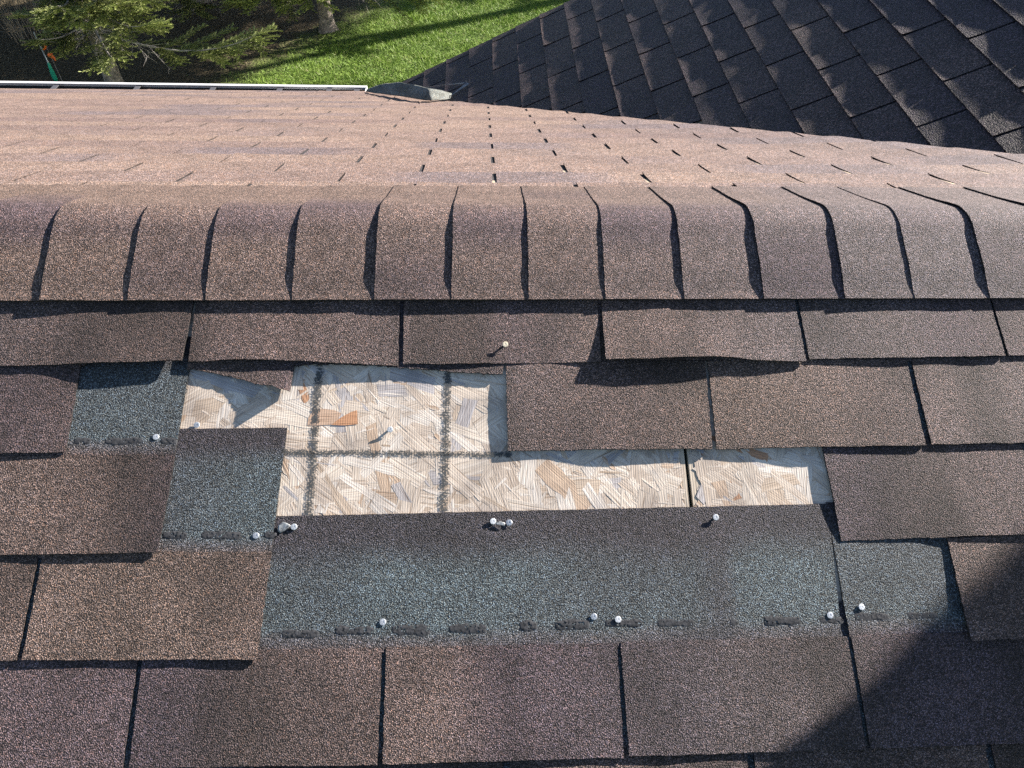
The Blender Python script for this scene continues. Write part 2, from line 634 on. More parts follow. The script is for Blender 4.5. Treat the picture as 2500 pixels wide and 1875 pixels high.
def torn_headlap(parent, org, X0, X1):
    def fn(s, j):
        X = lerp(X0, X1, s)
        dlow = tear_d(X) + nz(X * 160) * 0.0022 + nz(X * 400, 3) * 0.0012
        if X > tp[21][0]: dlow = dN[1] - 0.133
        dtop = dN[1] - HS
        d = lerp(dlow, dtop, j)
        t = dN[1] - d
        e_ = 0.0
        if X < tp[10][0]:
            e_ = 0.011 * max(0, (d - 0.004) / 0.042) ** 1.7 * sstep(tp[3][0], tp[9][0], X) if d > 0.004 else 0.0
        return near(X, d, under(max(0, t)) + TH + e_)

    def tf(s, j):
        P = fn(s, j)
        return tuple(v * 0.8 for v in lerp3(tab_tint(P.x, 2, 1), DARKH, 0.25))
    return sheet('headlap', fn, 260, 14, TH, NN, parent, M_NEAR, org, tf)


torn_headlap(t, o, tp[0][0], nxd(1538, 806)[0])

t, o = strip_thing('brown shingle strip running to the right edge from the slot showing pale wood', 1.2, dN[1])
mk_tab(((1550, 968), (1530, 789)), ((1999, 962), (1960, 782)), 2, t, o, seed=14, warm=-0.05, lift=[-0.004, -0.003, 0.0, 0.0, 0.001])
q = [nxd(2012, 960), (4.5 * WD - 0.012, dN[1] - 0.003), nxd(1970, 782, -0.002), (4.5 * WD - 0.012, 0.02)]
build_near_tab(2, q, t, o, seed=15, warm=0.05)
build_generic_tab(2, 4.5 * WD, 5.5 * WD, dN[1] - 0.003, t, o, seed=16)
build_headlap(t, o, nxd(1550, 968)[0] + 0.004, 5.5 * WD, dN[1], dN[1], 2)

# --- course 3
t, o = strip_thing('tan brown shingle strip ending left of the bare wood with a blue patch above it', -0.4, dN[2])
q = [(-WD - 0.01, dN[2] + 0.004), nxd(341, 1194), (-WD - 0.01, 0.14), nxd(377, 985, -0.002)]
build_near_tab(3, q, t, o, seed=21, warm=0.25, lift=[0, 0, 0.001, 0.001])
build_generic_tab(3, -2 * WD, -WD - 0.018, dN[2], t, o, seed=22)
build_generic_tab(3, -3 * WD, -2 * WD - 0.009, dN[2], t, o, seed=25)
build_headlap(t, o, -3 * WD, -2 * WD, dN[2] + 0.003, dN[2] + 0.003, 3)
dq = nxd(341, 1194)[1]
kx = (nxd(405, 797)[0] - nxd(341, 1194)[0]) / (nxd(341, 1194)[1] - nxd(405, 797)[1])
build_headlap(t, o, -2 * WD, nxd(341, 1194)[0] + kx * 0.134, dN[2] + 0.003, dq, 3, skew1=kx)
ROW3L = (t, o)
t, o = strip_thing('brown shingle strip on the right, its left end beside the right end of the wood', 1.4, dN[2])
q = [nxd(1820, 1168), (4 * WD - 0.01, dN[2] - 0.004), nxd(1781, 982, -0.002), (4 * WD - 0.01, 0.14)]
build_near_tab(3, q, t, o, seed=23, warm=-0.02, lift=[-0.0055, -0.004, -0.001, 0.001])
build_generic_tab(3, 4 * WD, 5 * WD, dN[2] - 0.005, t, o, seed=24)
kx3 = (nxd(1781, 982)[0] - nxd(1820, 1168)[0]) / (nxd(1820, 1168)[1] - nxd(1781, 982)[1])
build_headlap(t, o, nxd(1820, 1168)[0] + kx3 * 0.134, 5 * WD, dN[2] - 0.002, dN[2] - 0.005, 3)

# --- course 4
t, o = strip_thing('brown shingle strip with the dark square patch above it, left of the long blue strip', 0.0, dN[3])
R4 = nxd(555, 1424)
mk_tab(((49, 1426), (91, 1200)), ((555, 1424), (585, 1200)), 4, t, o, seed=31, warm=-0.1, lift=[0.001, 0, 0, 0.001])
q = [(-1.5 * WD, dN[3] + 0.006), nxd(37, 1427), (-1.5 * WD, 0.28), nxd(82, 1200, -0.002)]
build_near_tab(4, q, t, o, seed=32, warm=-0.15, dk=0.85)
build_generic_tab(4, -2.5 * WD, -1.5 * WD - 0.009, dN[3] + 0.006, t, o, seed=35)
build_headlap(t, o, -2.5 * WD, -1.5 * WD, dN[3] + 0.006, dN[3] + 0.006, 4)
kx = (nxd(617, 925)[0] - R4[0]) / (R4[1] - nxd(617, 925)[1])
build_headlap(t, o, -1.5 * WD, R4[0] + kx * 0.134, dN[3] + 0.006, R4[1], 4, t1=R4[1] - nxd(500, 925, -0.006)[1], skew1=kx)
ROW4L = (t, o)
t, o = strip_thing('half shaded brown shingle strip at the right edge, right of the small blue patch', 1.3, dN[3])
q = [nxd(2093, 1384), (4.5 * WD - 0.01, dN[3] - 0.006), nxd(2051, 1180, -0.002), (4.5 * WD - 0.01, 0.27)]
build_near_tab(4, q, t, o, seed=33, warm=0.0, lift=[0.005, 0.003, 0.001])
build_generic_tab(4, 4.5 * WD, 5.5 * WD, dN[3] - 0.006, t, o, seed=34)
kx4 = (nxd(2051, 1180)[0] - nxd(2093, 1384)[0]) / (nxd(2093, 1384)[1] - nxd(2051, 1180)[1])
build_headlap(t, o, nxd(2093, 1384)[0] + kx4 * 0.134, 5.5 * WD, dN[3] - 0.004, dN[3] - 0.006, 4)

# --- course 5
t, o = strip_thing('brown shingle strip in the lower left corner, left of a black slot', -0.2, dN[4])
q = [(-WD, dN[4] + 0.006), nxd(265, 1659), (-WD, 0.42), nxd(296, 1430, -0.002)]
build_near_tab(5, q, t, o, seed=41, warm=0.12)
build_generic_tab(5, -2 * WD, -WD - 0.009, dN[4] + 0.006, t, o, seed=46)
build_generic_tab(5, -3 * WD, -2 * WD - 0.009, dN[4] + 0.006, t, o, seed=47)
build_headlap(t, o, -3 * WD, nxd(265, 1659)[0] + 0.012, dN[4] + 0.006, dN[4] + 0.002, 5)
t, o = strip_thing('long shingle strip with its wide blue upper half bare below the wood', 0.5, dN[4])
mk_tab(((279, 1659), (306, 1430)), ((815, 1652), (825, 1408)), 5, t, o, seed=42, warm=-0.05, lift=[0, 0, 0.001])
mk_tab(((827, 1650), (834, 1408)), ((1348, 1637), (1333, 1395)), 5, t, o, seed=43, warm=0.02)
mk_tab(((1360, 1634), (1341, 1395)), ((1871, 1618), (1831, 1378)), 5, t, o, seed=44, warm=-0.02)
b5l = nxd(279, 1659); b5r = nxd(1871, 1618)
tl5 = nxd(602, 1115, -0.006); tr5 = nxd(1788, 1088, -0.006)
_k = (tl5[1] - tr5[1]) / (tr5[0] - tl5[0])
topL = tl5[1] + _k * (tl5[0] - b5l[0])
# strip top edge follows the measured line: use separate butt lines so that top = butt - HS
SH5 = HS


def head5():
    X0, X1b = b5l[0] + 0.01, b5r[0]
    X1t = nxd(1789, 1089, -0.006)[0]

    def fn(s, j):
        Xb = lerp(X0, X1b - 0.008, s)
        Xt = lerp(X0, X1t, s)
        X = lerp(Xb, Xt, j) + nz(j * 30, 55) * 0.0008 * (1 if s == 1 else 0)
        dbot = lerp(b5l[1], b5r[1], s) - 0.126
        dtop = tl5[1] + (tr5[1] - tl5[1]) * (X - tl5[0]) / (tr5[0] - tl5[0]) + nz(X * 60, 9) * 0.0008 * j
        d = lerp(dbot, dtop, j)
        tt = 0.134 + (HS - 0.134) * j
        return near(X, d, under(tt) + TH - 0.0006 * (1 - sstep(0.0, 0.14, j)) + 0.0005 * nz(X * 12, d * 12, 5) * sstep(0.0, 0.1, j))

    def tf(s, j):
        tt = 0.134 + (HS - 0.134) * j
        X = fn(s, j).x
        n1 = nz(X * 7, tt * 10, 5) * 0.007 + 0.004 * nz(X * 40, tt * 40, 5)
        base = tab_tint(X, 5, 1)
        c = lerp3(base, lerp3(GREY, BLUE, 0.35), sstep(0.130, 0.152, tt + n1))
        c = lerp3(c, BLUE, sstep(0.150, 0.163, tt + n1))
        blot = 0.25 + 1.3 * nz(X * 5.5, tt * 5, 27)
        blot = max(blot, 1.1 - abs(X - 0.745) / 0.06 if X < 0.755 else 1.1 - abs(X - 0.755) / 0.02)
        c = lerp3(c, lerp3(BLUE, DARKH, 0.85), blot * 0.8)
        c = lerp3(c, DARKH, sstep(0.225, 0.282, tt + n1 * 1.3) * 0.95)
        c = tuple(v * (1 - 0.25 * max(0, 1 - abs(X - 0.432) / 0.004)) for v in c)
        return c
    return sheet('headlap', fn, 190, 30, TH, NN, t, M_NEAR, o, tf)


head5()
ROW5 = (t, o)
t, o = strip_thing('shaded brown shingle strip in the lower right, its upper left end blue', 1.3, dN[4])
q = [nxd(1880, 1617), (4 * WD, dN[4] - 0.008), nxd(1840, 1378, -0.002), (4 * WD, 0.40)]
build_near_tab(5, q, t, o, seed=45, warm=0.0)
b = nxd(1880, 1617)
kx5 = (nxd(1790, 1089)[0] - nxd(1838, 1375)[0]) / (nxd(1838, 1375)[1] - nxd(1790, 1089)[1])
build_headlap(t, o, nxd(1838, 1375)[0], 4 * WD, b[1], dN[4] - 0.008, 5, skew0=kx5)
ROW5R = (t, o)
# --- course 6 (only its top shows)
for k, (X0, X1, lb) in enumerate([(-2.5 * WD, 0.5 * WD, 'shaded shingle strip peeking out under the bottom left edge'),
                                  (0.5 * WD, 3.5 * WD, 'sliver of brown shingle strip along the middle of the bottom edge'),
                                  (3.5 * WD, 6.5 * WD, 'shaded sliver of shingle strip in the bottom right corner')]):
    t, o = strip_thing(lb, (X0 + X1) / 2, dN[5])
    dd = dN[5] + (0.004 if k == 0 else -0.003 if k == 1 else -0.01)
    n = max(1, round((X1 - X0) / WD))
    for q_ in range(n):
        a0 = X0 + (X1 - X0) * q_ / n
        a1 = X0 + (X1 - X0) * (q_ + 1) / n
        build_generic_tab(6, a0 + SW, a1 - SW, dd, t, o, seed=51 + k * 4 + q_, warm=0.05)
    build_headlap(t, o, X0 + 0.001, X1 - 0.001, dd, dd, 6)

for X0, lb in ((-2 * WD, 'brown shingle strip just below the bottom left of the picture'), (WD, 'brown shingle strip just below the bottom middle of the picture'),
               (4 * WD, 'brown shingle strip just below the bottom right of the picture')):
    t, o = strip_thing(lb, X0, dN[6])
    for q_ in range(3):
        build_generic_tab(7, X0 + q_ * WD + SW, X0 + (q_ + 1) * WD - SW, dN[6], t, o, seed=71 + q_)
    build_headlap(t, o, X0 + 0.001, X0 + 3 * WD - 0.001, dN[6], dN[6], 7)

# ---------------------------------------------------------------- ridge caps
cap_px = [(87, 645), (275, 645), (443, 645), (630, 645), (808, 645), (975, 645), (1143, 645), (1308, 641), (1478, 640), (1650, 638), (1825, 638), (1975, 635), (2137, 633)]
cap_tilt = [0.0] * 13
capX = [nxd(x, y, 0.006)[0] for x, y in cap_px]
capX = [capX[0] - 0.12 * k for k in range(6, 0, -1)] + capX + [capX[-1] + 0.118 * (k + 1) for k in range(5)]
CB = 0.098     # cap butt: distance up the near slope from course-1 butts
HALF_N = RR - CB
HALF_F = 0.212
RAD = 0.075


def cap_profile(v, h):
    """v in [0,1] from the near butt over the rounded ridge to the far butt; h above the fold line"""
    tl = RAD * math.tan(PA)       # tangent length
    arc = RAD * 2 * PA
    ln, lf = HALF_N - tl, HALF_F - tl
    tot = ln + arc + lf
    q = v * tot
    if q < ln:
        d = -(CB + q)
        P = ND * d + NN * h
        return Vector((0, P.y, P.z)), NN
    if q > ln + arc:
        d = tl + (q - ln - arc)
        P = Vector((0, RIDGE.y, RIDGE.z)) + FD * d + FN * h
        return P, FN
    a = (q - ln) / RAD            # 0..2PA
    T1 = ND * (-(CB + ln))
    cen = T1 - NN * RAD
    n = Vector((0, -math.sin(PA - a), math.cos(PA - a)))
    P = cen + n * (RAD + h)
    return Vector((0, P.y, P.z)), n


ORD = ['first', 'second', 'third', 'fourth', 'fifth', 'sixth', 'seventh', 'eighth', 'ninth', 'tenth', 'eleventh', 'twelfth', 'thirteenth', 'fourteenth', 'fifteenth', 'sixteenth',
       'seventeenth', 'eighteenth', 'nineteenth', 'twentieth', 'twenty-first', 'twenty-second', 'twenty-third', 'twenty-fourth', 'twenty-fifth', 'twenty-sixth', 'twenty-seventh', 'twenty-eighth']
for k, X0 in enumerate(capX):
    X1 = X0 + 0.26
    rnd = random.Random(k + 100)
    l0 = rnd.uniform(0.0025, 0.0045)
    l1 = rnd.uniform(0.0, 0.003)
    rock = rnd.uniform(-0.005, 0.005)
    LC = 0.30

    def fn(s, j, X0=X0, l0=l0, l1=l1, k=k, rock=rock):
        x = s ** 1.3
        e_ = (1 - x)
        base = 0.0060 + (0.0042 + l0) * e_ * (0.42 + 0.58 * sstep(0.0, 0.16, j)) * (1 - 0.35 * sstep(0.45, 0.75, j))
        # the free left edge lifts most at mid height
        base += 0.0004 * max(0, 1 - x / 0.25) ** 2 * math.sin(min(1, j * 1.25) * math.pi) ** 1.0 * (0.6 + 0.4 * nz(k * 3.3))
        base += l1 * max(0, 1 - j / 0.2) ** 2 * (0.5 + nz(x * 3, k))
        X = X0 + x * LC + rock * j + nz(j * 22, k * 3.1) * 0.0009 * (1 if s == 0 else 0)
        P, n = cap_profile(j, base - 0.004)
        if j == 0:
            P = P + ND * (nz(x * 60, k) * 0.0008)
        # sideways curve of the cut edge over the fold
        return Vector((X, P.y, P.z))

    def tf(s, j, X0=X0, k=k):
        x = X0 + s * 0.12
        w_ = 0.42 - 0.62 * (x + 0.2) / 1.5
        c = lerp3(lerp3(BROWN, TAN, w_ * 1.3), GREY, sstep(0.45, 1.1, x) * 0.8)
        g_ = nz(x * 5.0, k * 0.9, 3)
        c = tuple(v * 1.12 * (1 - 0.15 * g_) for v in c)
        c = lerp3(c, PURP, 0.8 * sstep(0.1, 0.6, nz(k * 1.9, j * 2.1, 5) + 0.25 - 0.8 * abs(j - 0.32)))  # upper near face darkened, imitating the grazing light there
        c = lerp3(c, TAN, sstep(0.45, 0.62, j) * 0.4 * (1 if x < 0.9 else 0.4))  # crown and far side lightened, sunlight put into the colour
        return c
    P0, _ = cap_profile(0.5, 0)
    org = Vector((X0 + 0.06, P0.y, P0.z - 0.01))
    if 6 <= k < 19:
        v = k - 6
        nm = ORD[v]
        tone = 'tan brown' if v < 4 else 'purplish brown' if v < 8 else 'grey brown'
        lb = '%s ridge cap shingle, %s of thirteen whole ones from the left' % (tone, nm)
    elif k < 5:
        lb = 'ridge cap shingle outside the left edge, %s from the whole ones' % ORD[5 - k]
    elif k == 5:
        lb = 'brown ridge cap shingle cut off by the left edge of the picture'
    else:
        lb = 'grey ridge cap shingle past the right edge, %s beyond the thirteen whole ones' % ORD[k - 19]
    me_o = sheet('ridge_cap_shingle', fn, 16, 44, TH, NN, None, M_CAP, org, tf)
    me_o.location = org
    tag(me_o, lb, 'ridge cap', 'ridge cap shingles overlapping along the ridge')

# ---------------------------------------------------------------- far slope
Q0 = 0.28325
U0 = 1.49605
NROW = 24
VX = lambda y: 2.2245 - (y - 0.3) * 0.8711      # the valley


def slope_tab(P, X0, X1, d, parent, org, mt, nrm, tintf, cut, nx, ny, seed, curlamp, exn=EX + 0.004):
    l = [abs(random.gauss(0, curlamp)) for _ in range(4)]
    if random.random() < 0.5: l[random.choice((0, 3))] += curlamp * 1.2
    tilt = random.gauss(0, 0.0006)

    def fn(s, j):
        X = lerp(X0, X1, s)
        t = exn * j
        e_ = curl(l, s) * (1 - j) ** 3 + 0.0007 * nz(X * 9, t * 9, seed) + 0.001 * max(0, 1 - s / 0.15) ** 2 * (1 - j)
        return P(X, d + nz(X * 5, seed) * 0.001 * (1 - j) + tilt * (s - .5) * 2 * (1 - j) - t, under(t) + TH + e_)

    def tf(s, j):
        return tintf(lerp(X0, X1, s), s, j)
    return sheet('tab', fn, nx, ny, TH, nrm, parent, mt, org, tf, keep_bottom=False)


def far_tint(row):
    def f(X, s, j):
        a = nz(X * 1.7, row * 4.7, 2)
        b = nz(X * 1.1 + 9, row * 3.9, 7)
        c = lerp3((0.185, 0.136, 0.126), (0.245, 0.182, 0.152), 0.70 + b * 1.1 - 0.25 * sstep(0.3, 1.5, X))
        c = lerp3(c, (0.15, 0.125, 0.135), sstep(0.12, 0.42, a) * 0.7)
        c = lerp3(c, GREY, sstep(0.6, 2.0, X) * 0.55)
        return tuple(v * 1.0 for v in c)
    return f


for r in range(0, NROW):
    d = Q0 + r * EX
    y = RIDGE.y + d * math.cos(PB)
    xmax = VX(y - 0.10) + 0.05
    xmin = -3.3 + (0.152 if r % 2 else 0)
    # joints
    ju = (U0 + (0 if r % 2 else -0.5)) + ((r * 5) % 6) // 2
    edges = []
    u = ju - 21
    n_ = 0
    nv_ = no_ = 0
    while u * WD < xmax:
        a0, a1 = u * WD, (u + 3) * WD
        if a1 > xmin + 0.02:
            n_ += 1
            a0c, a1c = max(a0, xmin), min(a1, xmax)
            if a1c - a0c > 0.03:
                org = farp((a0c + a1c) / 2, d, 0)
                Pv = farp(min(a1c, xmax), d, 0.01) - Vector(CAM)
                qv = RM @ np.array(Pv)
                vis = 1250 + FPX * qv[0] / qv[2] > 0
                if vis: nv_ += 1
                if not vis: no_ += 1
                tag_l = 'sunlit tan strip, %s course beyond the ridge caps, %s from the left edge' % (ORD[r], ORD[nv_ - 1]) if vis else \
                    'sunlit tan strip outside the left edge, %s course beyond the caps, %s from its end' % (ORD[r], ORD[no_ - 1])
                T = thing('shingle_strip', org, tag_l, 'shingle strip', 'shingle strips on the sunlit far slope')
                for q_ in range(3):
                    b0 = (u + q_) * WD + 0.0045
                    b1 = (u + q_ + 1) * WD - 0.0045
                    if q_ == 2: b1 += 0.003
                    if q_ == 0: b0 -= 0.0
                    b0, b1 = max(b0, xmin), min(b1, xmax)
                    if b1 - b0 < 0.03: continue
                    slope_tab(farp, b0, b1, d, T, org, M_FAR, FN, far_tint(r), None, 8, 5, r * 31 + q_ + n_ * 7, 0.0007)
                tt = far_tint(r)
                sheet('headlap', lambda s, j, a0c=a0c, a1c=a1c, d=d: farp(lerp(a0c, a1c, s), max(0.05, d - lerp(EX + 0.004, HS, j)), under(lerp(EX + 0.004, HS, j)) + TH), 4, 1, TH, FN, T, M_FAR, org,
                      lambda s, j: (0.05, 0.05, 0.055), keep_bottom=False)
        u += 3

# ---------------------------------------------------------------- wing slope
YR = 2.985     # rake
for c in range(-5, 20):
    xb = WP.x + c * EX * math.cos(PW)
    vy = 0.3 + (2.2245 - xb) / 0.8711
    ymin = max(0.26, vy - 0.10)
    if ymin > YR - 0.04: continue
    # slots: y = WP.y - s*WD, s integer for even c, half for odd
    off = 0.5 if c % 2 else 0.0
    j0 = -3 + off + ((c * 5) % 6) // 2
    n_ = 0
    u = j0 - 3
    while WP.y - u * WD > ymin:
        y1, y0 = WP.y - u * WD, WP.y - (u + 3) * WD      # y1 far, y0 near
        if y0 < YR - 0.02:
            n_ += 1
            ya, yb = max(y0, ymin), min(y1, YR)
            if yb - ya > 0.03:
                org = wingp((ya + yb) / 2, c * EX, 0)
                lb = 'shaded dark strip of the side roof, %s course up, %s from the lawn end' % (ORD[c + 5], ORD[n_ - 1])
                T = thing('shingle_strip', org, lb, 'shingle strip', 'shingle strips on the shaded side roof')
                P = lambda Y, D, h: wingp(Y, -D, h)

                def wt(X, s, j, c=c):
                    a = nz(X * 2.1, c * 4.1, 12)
                    cc = lerp3((0.050, 0.036, 0.048), (0.100, 0.070, 0.066), 0.5 + a)  # same shingles as elsewhere, colour lowered to deepen this slope's shade
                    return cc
                for q_ in range(3):
                    e1 = WP.y - (u + q_) * WD - 0.0045
                    e0 = WP.y - (u + q_ + 1) * WD + 0.0045
                    e0, e1 = max(e0, ymin), min(e1, YR)
                    if e1 - e0 < 0.03: continue
                    rs = random.Random(c * 77 + int(u * 2) + q_)
                    k1 = rs.uniform(-0.0004, 0.0018); k2 = rs.uniform(-0.0008, 0.0008); k3 = rs.uniform(0.02, 0.06)

                    def fn(s, j, e0=e0, e1=e1, c=c, k1=k1, k2=k2, k3=k3):
                        Y = lerp(e0, e1, s)
                        t = (EX + 0.004) * j
                        # the butt and the near corner curl up a little, unevenly
                        e_ = max(0, k1 + 0.0014 * nz(Y * 8, c * 3.3)) * max(0, 1 - t / (k3 + 0.03 * nz(Y * 11, c))) ** 2 * 1.6
                        e_ += k2 * (s - 0.5) * (1 - j) + 0.0010 * nz(Y * 7, t * 9, c * 1.7)
                        e_ += 0.0022 * max(0, 1 - s / 0.22) ** 2 * (1 - j) ** 2 * (0.4 + nz(Y * 3, c * 2.2))
                        return wingp(Y, c * EX + t, under(t) + TH + e_)
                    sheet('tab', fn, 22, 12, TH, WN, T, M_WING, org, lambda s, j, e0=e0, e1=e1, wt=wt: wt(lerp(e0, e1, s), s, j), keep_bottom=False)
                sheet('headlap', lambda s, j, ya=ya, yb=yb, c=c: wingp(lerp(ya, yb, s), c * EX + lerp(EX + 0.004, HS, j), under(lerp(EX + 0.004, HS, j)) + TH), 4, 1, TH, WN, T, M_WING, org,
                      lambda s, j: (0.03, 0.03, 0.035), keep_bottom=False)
        u += 3


# ---------------------------------------------------------------- decks
def slab(name, pts, th, n, m, parent=None):
    k = len(pts)
    vs = [p for p in pts] + [p - n * th for p in pts]
    fs = [tuple(range(k)), tuple(range(2 * k - 1, k - 1, -1))] + [(i, i + k, (i + 1) % k + k, (i + 1) % k) for i in range(k)]
    return obj(name, mesh(name, vs, fs), parent, m)


rdg = -RR
fd = slab('far_roof_sheathing', [farp(-3.3, 0.02, -0.001), farp(2.6, 0.02, -0.001), farp(-0.15, 3.18, -0.001), farp(-3.3, 3.18, -0.001)], 0.012, FN, M_DECK)
fd.name = 'roof_sheathing'
tag(fd, 'plain board deck hidden under the sunlit far slope', 'roof deck')
wd = slab('roof_sheathing', [wingp(2.97, -5 * EX, -0.001), wingp(2.97, 34 * EX, -0.001), wingp(0.30, 34 * EX, -0.001), wingp(0.30, 15.2 * EX, -0.001)], 0.012, WN, M_DECK)
tag(wd, 'plain board deck hidden under the shaded side roof', 'roof deck')


# OSB panels of the near slope with real strands
def osb_panel(X0, X1, dd0, dd1, label, flake_area, seed, seam_line=None):
    rnd = random.Random(seed)
    org = near((X0 + X1) / 2, (dd0 + dd1) / 2, -0.012)
    vs, fs, ts, uvs = [], [], [], []

    def seamx(d, side):
        if seam_line is None: return side
        (xa, da), (xb, db) = seam_line
        return xa + (xb - xa) * (d - da) / (db - da)
    NS = 24
    # base slab, seam edge follows the seam line
    left_is_seam = seam_line is not None and abs(X0 - seam_line[0][0]) < 0.1
    right_is_seam = seam_line is not None and not left_is_seam
    g = 0.0025
    for hh in (0.0, -0.0115):
        for i in range(NS + 1):
            d = lerp(dd0, dd1, i / NS)
            xl = seamx(d, X0) + g if left_is_seam else X0
            xr = seamx(d, X1) - g if right_is_seam else X1
            for X in (xl, xr):
                vs.append(near(X, d, hh) - org)
                ts.append((0.52, 0.45, 0.36) if hh == 0 else (0.03, 0.10, 0.09))
                uvs.append((d, X))
    n = 2 * (NS + 1)
    for i in range(NS):
        a = 2 * i
        fs.append((a, a + 1, a + 3, a + 2))
        fs.append((n + a, n + a + 2, n + a + 3, n + a + 1))
        fs.append((a, a + 2, n + a + 2, n + a))
        fs.append((a + 1, n + a + 1, n + a + 3, a + 3))
    fs.append((0, n, n + 1, 1))
    fs.append((n - 2, n - 1, 2 * n - 1, 2 * n - 2))
    # strands
    fx0, fx1, fd0, fd1 = flake_area
    pal = [((0.66, 0.58, 0.48), 7), ((0.70, 0.63, 0.53), 6), ((0.73, 0.68, 0.60), 4), ((0.58, 0.50, 0.41), 3), ((0.58, 0.48, 0.37), 2), ((0.58, 0.45, 0.33), 1.3), ((0.50, 0.29, 0.17), 0.35), ((0.50, 0.48, 0.47), 1.6)]
    cols = [p[0] for p in pal]; wts = [p[1] for p in pal]
    area = (fx1 - fx0) * (fd1 - fd0)
    N = int(area * 9000)
    for k in range(N):
        cx, cd_ = rnd.uniform(fx0, fx1), rnd.uniform(fd0, fd1)
        big = rnd.random() < 0.66 and k < N * 0.93
        ln = rnd.uniform(0.05, 0.14) if big else rnd.uniform(0.012, 0.05)
        wi = rnd.uniform(0.010, 0.030) if big else rnd.uniform(0.0012, 0.007)
        ang = rnd.choice((rnd.gauss(0.25, 0.45), rnd.uniform(0, math.pi), rnd.gauss(1.0, 0.4)))
        ca, sa = math.cos(ang), math.sin(ang)
        c = rnd.choices(cols, wts)[0]
        v = rnd.uniform(0.88, 1.0)
        c = (c[0] * v, c[1] * v * 0.985, c[2] * v * 1.0)
        z = 0.0002 + 0.0006 * k / N + rnd.uniform(0, 0.00008)
        tiltx = rnd.gauss(0, 0.006) if not big else rnd.gauss(0, 0.0015)
        tilty = rnd.gauss(0, 0.018) if not big else rnd.gauss(0, 0.003)
        M = 7
        up, dn = [], []
        bend = rnd.gauss(0, 0.02)
        sk = rnd.uniform(-0.4, 0.4)
        ok = True
        for i in range(M + 1):
            x = (i / M - 0.5) * ln
            w1 = wi / 2 * (1 + rnd.uniform(-0.16, 0.16))
            w2 = wi / 2 * (1 + rnd.uniform(-0.16, 0.16))
            if i in (0, M) and wi < 0.009: w1 *= 0.3; w2 *= 0.3
            yb = bend * x * x * 20
            xs = x + (rnd.uniform(-0.003, 0.003) if i in (0, M) else 0)
            up.append((xs + sk * w1, yb + w1))
            dn.append((xs - sk * w2, yb - w2))
        base = len(vs)
        u0, v0 = rnd.uniform(0, 50), rnd.uniform(0, 50)
        pts = []
        for (x, y_) in up + dn:
            X = cx + x * ca - y_ * sa
            d = cd_ + x * sa + y_ * ca
            if left_is_seam and X < seamx(d, 0) + g: ok = False
            if right_is_seam and X > seamx(d, 0) - g: ok = False
            if X < X0 or X > X1 or d < dd0 or d > dd1: ok = False
            hz = max(0.0001, z + x * tiltx + y_ * tilty)
            pts.append((near(X, d, hz) - org, (u0 + x, v0 + y_)))
        if not ok: continue
        for p, q_ in pts:
            vs.append(p); ts.append(c); uvs.append(q_)
        for i in range(M):
            fs.append((base + i, base + M + 1 + i, base + M + 2 + i, base + i + 1))
    T = thing('board_panel', org, label, 'wood panel', 'bare strand board panels of the roof deck')
    me = mesh('board', vs, fs, False, ts)
    uvl = me.uv_layers.new(name='grain')
    li = np.empty(len(me.loops), np.int32)
    me.loops.foreach_get('vertex_index', li)
    uvl.data.foreach_set('uv', np.array(uvs, np.float32)[li].ravel())
    # face all strands up
    import bmesh
    bm = bmesh.new(); bm.from_mesh(me)
    for f_ in bm.faces:
        if abs(f_.normal.dot(NN)) > 0.7 and f_.normal.dot(NN) < 0 and f_.calc_center_median().dot(NN) > (near(X0, dd0, -0.006) - org).dot(NN):
            f_.normal_flip()
    bm.to_mesh(me); bm.free()
    obj('board', me, T, M_OSB)
    return T, org


seamA = nxd(1481, 978, -TOP)
seamB = nxd(1494, 1095, -TOP)
sx = (seamA[0] + seamB[0]) / 2
PL, PLo = osb_panel(-1.1, sx, -RR + 0.02, 1.15, 'bare strand board panel left of the narrow seam, printed with a grey grid', (0.0, sx + 0.02, -0.06, 0.33), 5, (seamA, seamB))
PR, PRo = osb_panel(sx, 2.1, -RR + 0.02, 1.15, 'bare strand board panel right of the narrow seam, pale with one long amber strand', (sx - 0.02, sx + 0.30, 0.0, 0.33), 6, (seamA, seamB))


def ink(pts, w, parent, org, seed):
    """a printed line on the board: broken up by the texture of the strands"""
    vs, fs = [], []
    P = [nxd(x, y, -TOP) for x, y in pts]
    rnd = random.Random(seed)
    for (xa, da), (xb, db) in zip(P, P[1:]):
        L_ = math.hypot(xb - xa, db - da)
        n = max(2, int(L_ / 0.0018))
        tx, ty = (xb - xa) / L_, (db - da) / L_
        for i in range(n):
            if rnd.random() < 0.03: continue
            s0, s1 = i / n, (i + 1.0) / n
            w1 = w / 2 * (1 + rnd.uniform(-0.4, 0.35) + 0.25 * nz(i * 0.11, seed)); w2 = w / 2 * (1 + rnd.uniform(-0.4, 0.35) + 0.25 * nz(i * 0.11, seed + 5))
            b_ = len(vs)
            for s_, w_ in ((s0, -w1), (s0, w2), (s1, w2), (s1, -w1)):
                X = lerp(xa, xb, s_) - ty * w_
                d = lerp(da, db, s_) + tx * w_
                vs.append(near(X, d, 0.0017) - org)
            fs.append((b_, b_ + 1, b_ + 2, b_ + 3))
    me = mesh('printed_line', vs, fs)
    if me.polygons and me.polygons[0].normal.dot(NN) < 0: me.flip_normals()
    return obj('printed_line', me, parent, M_INK)


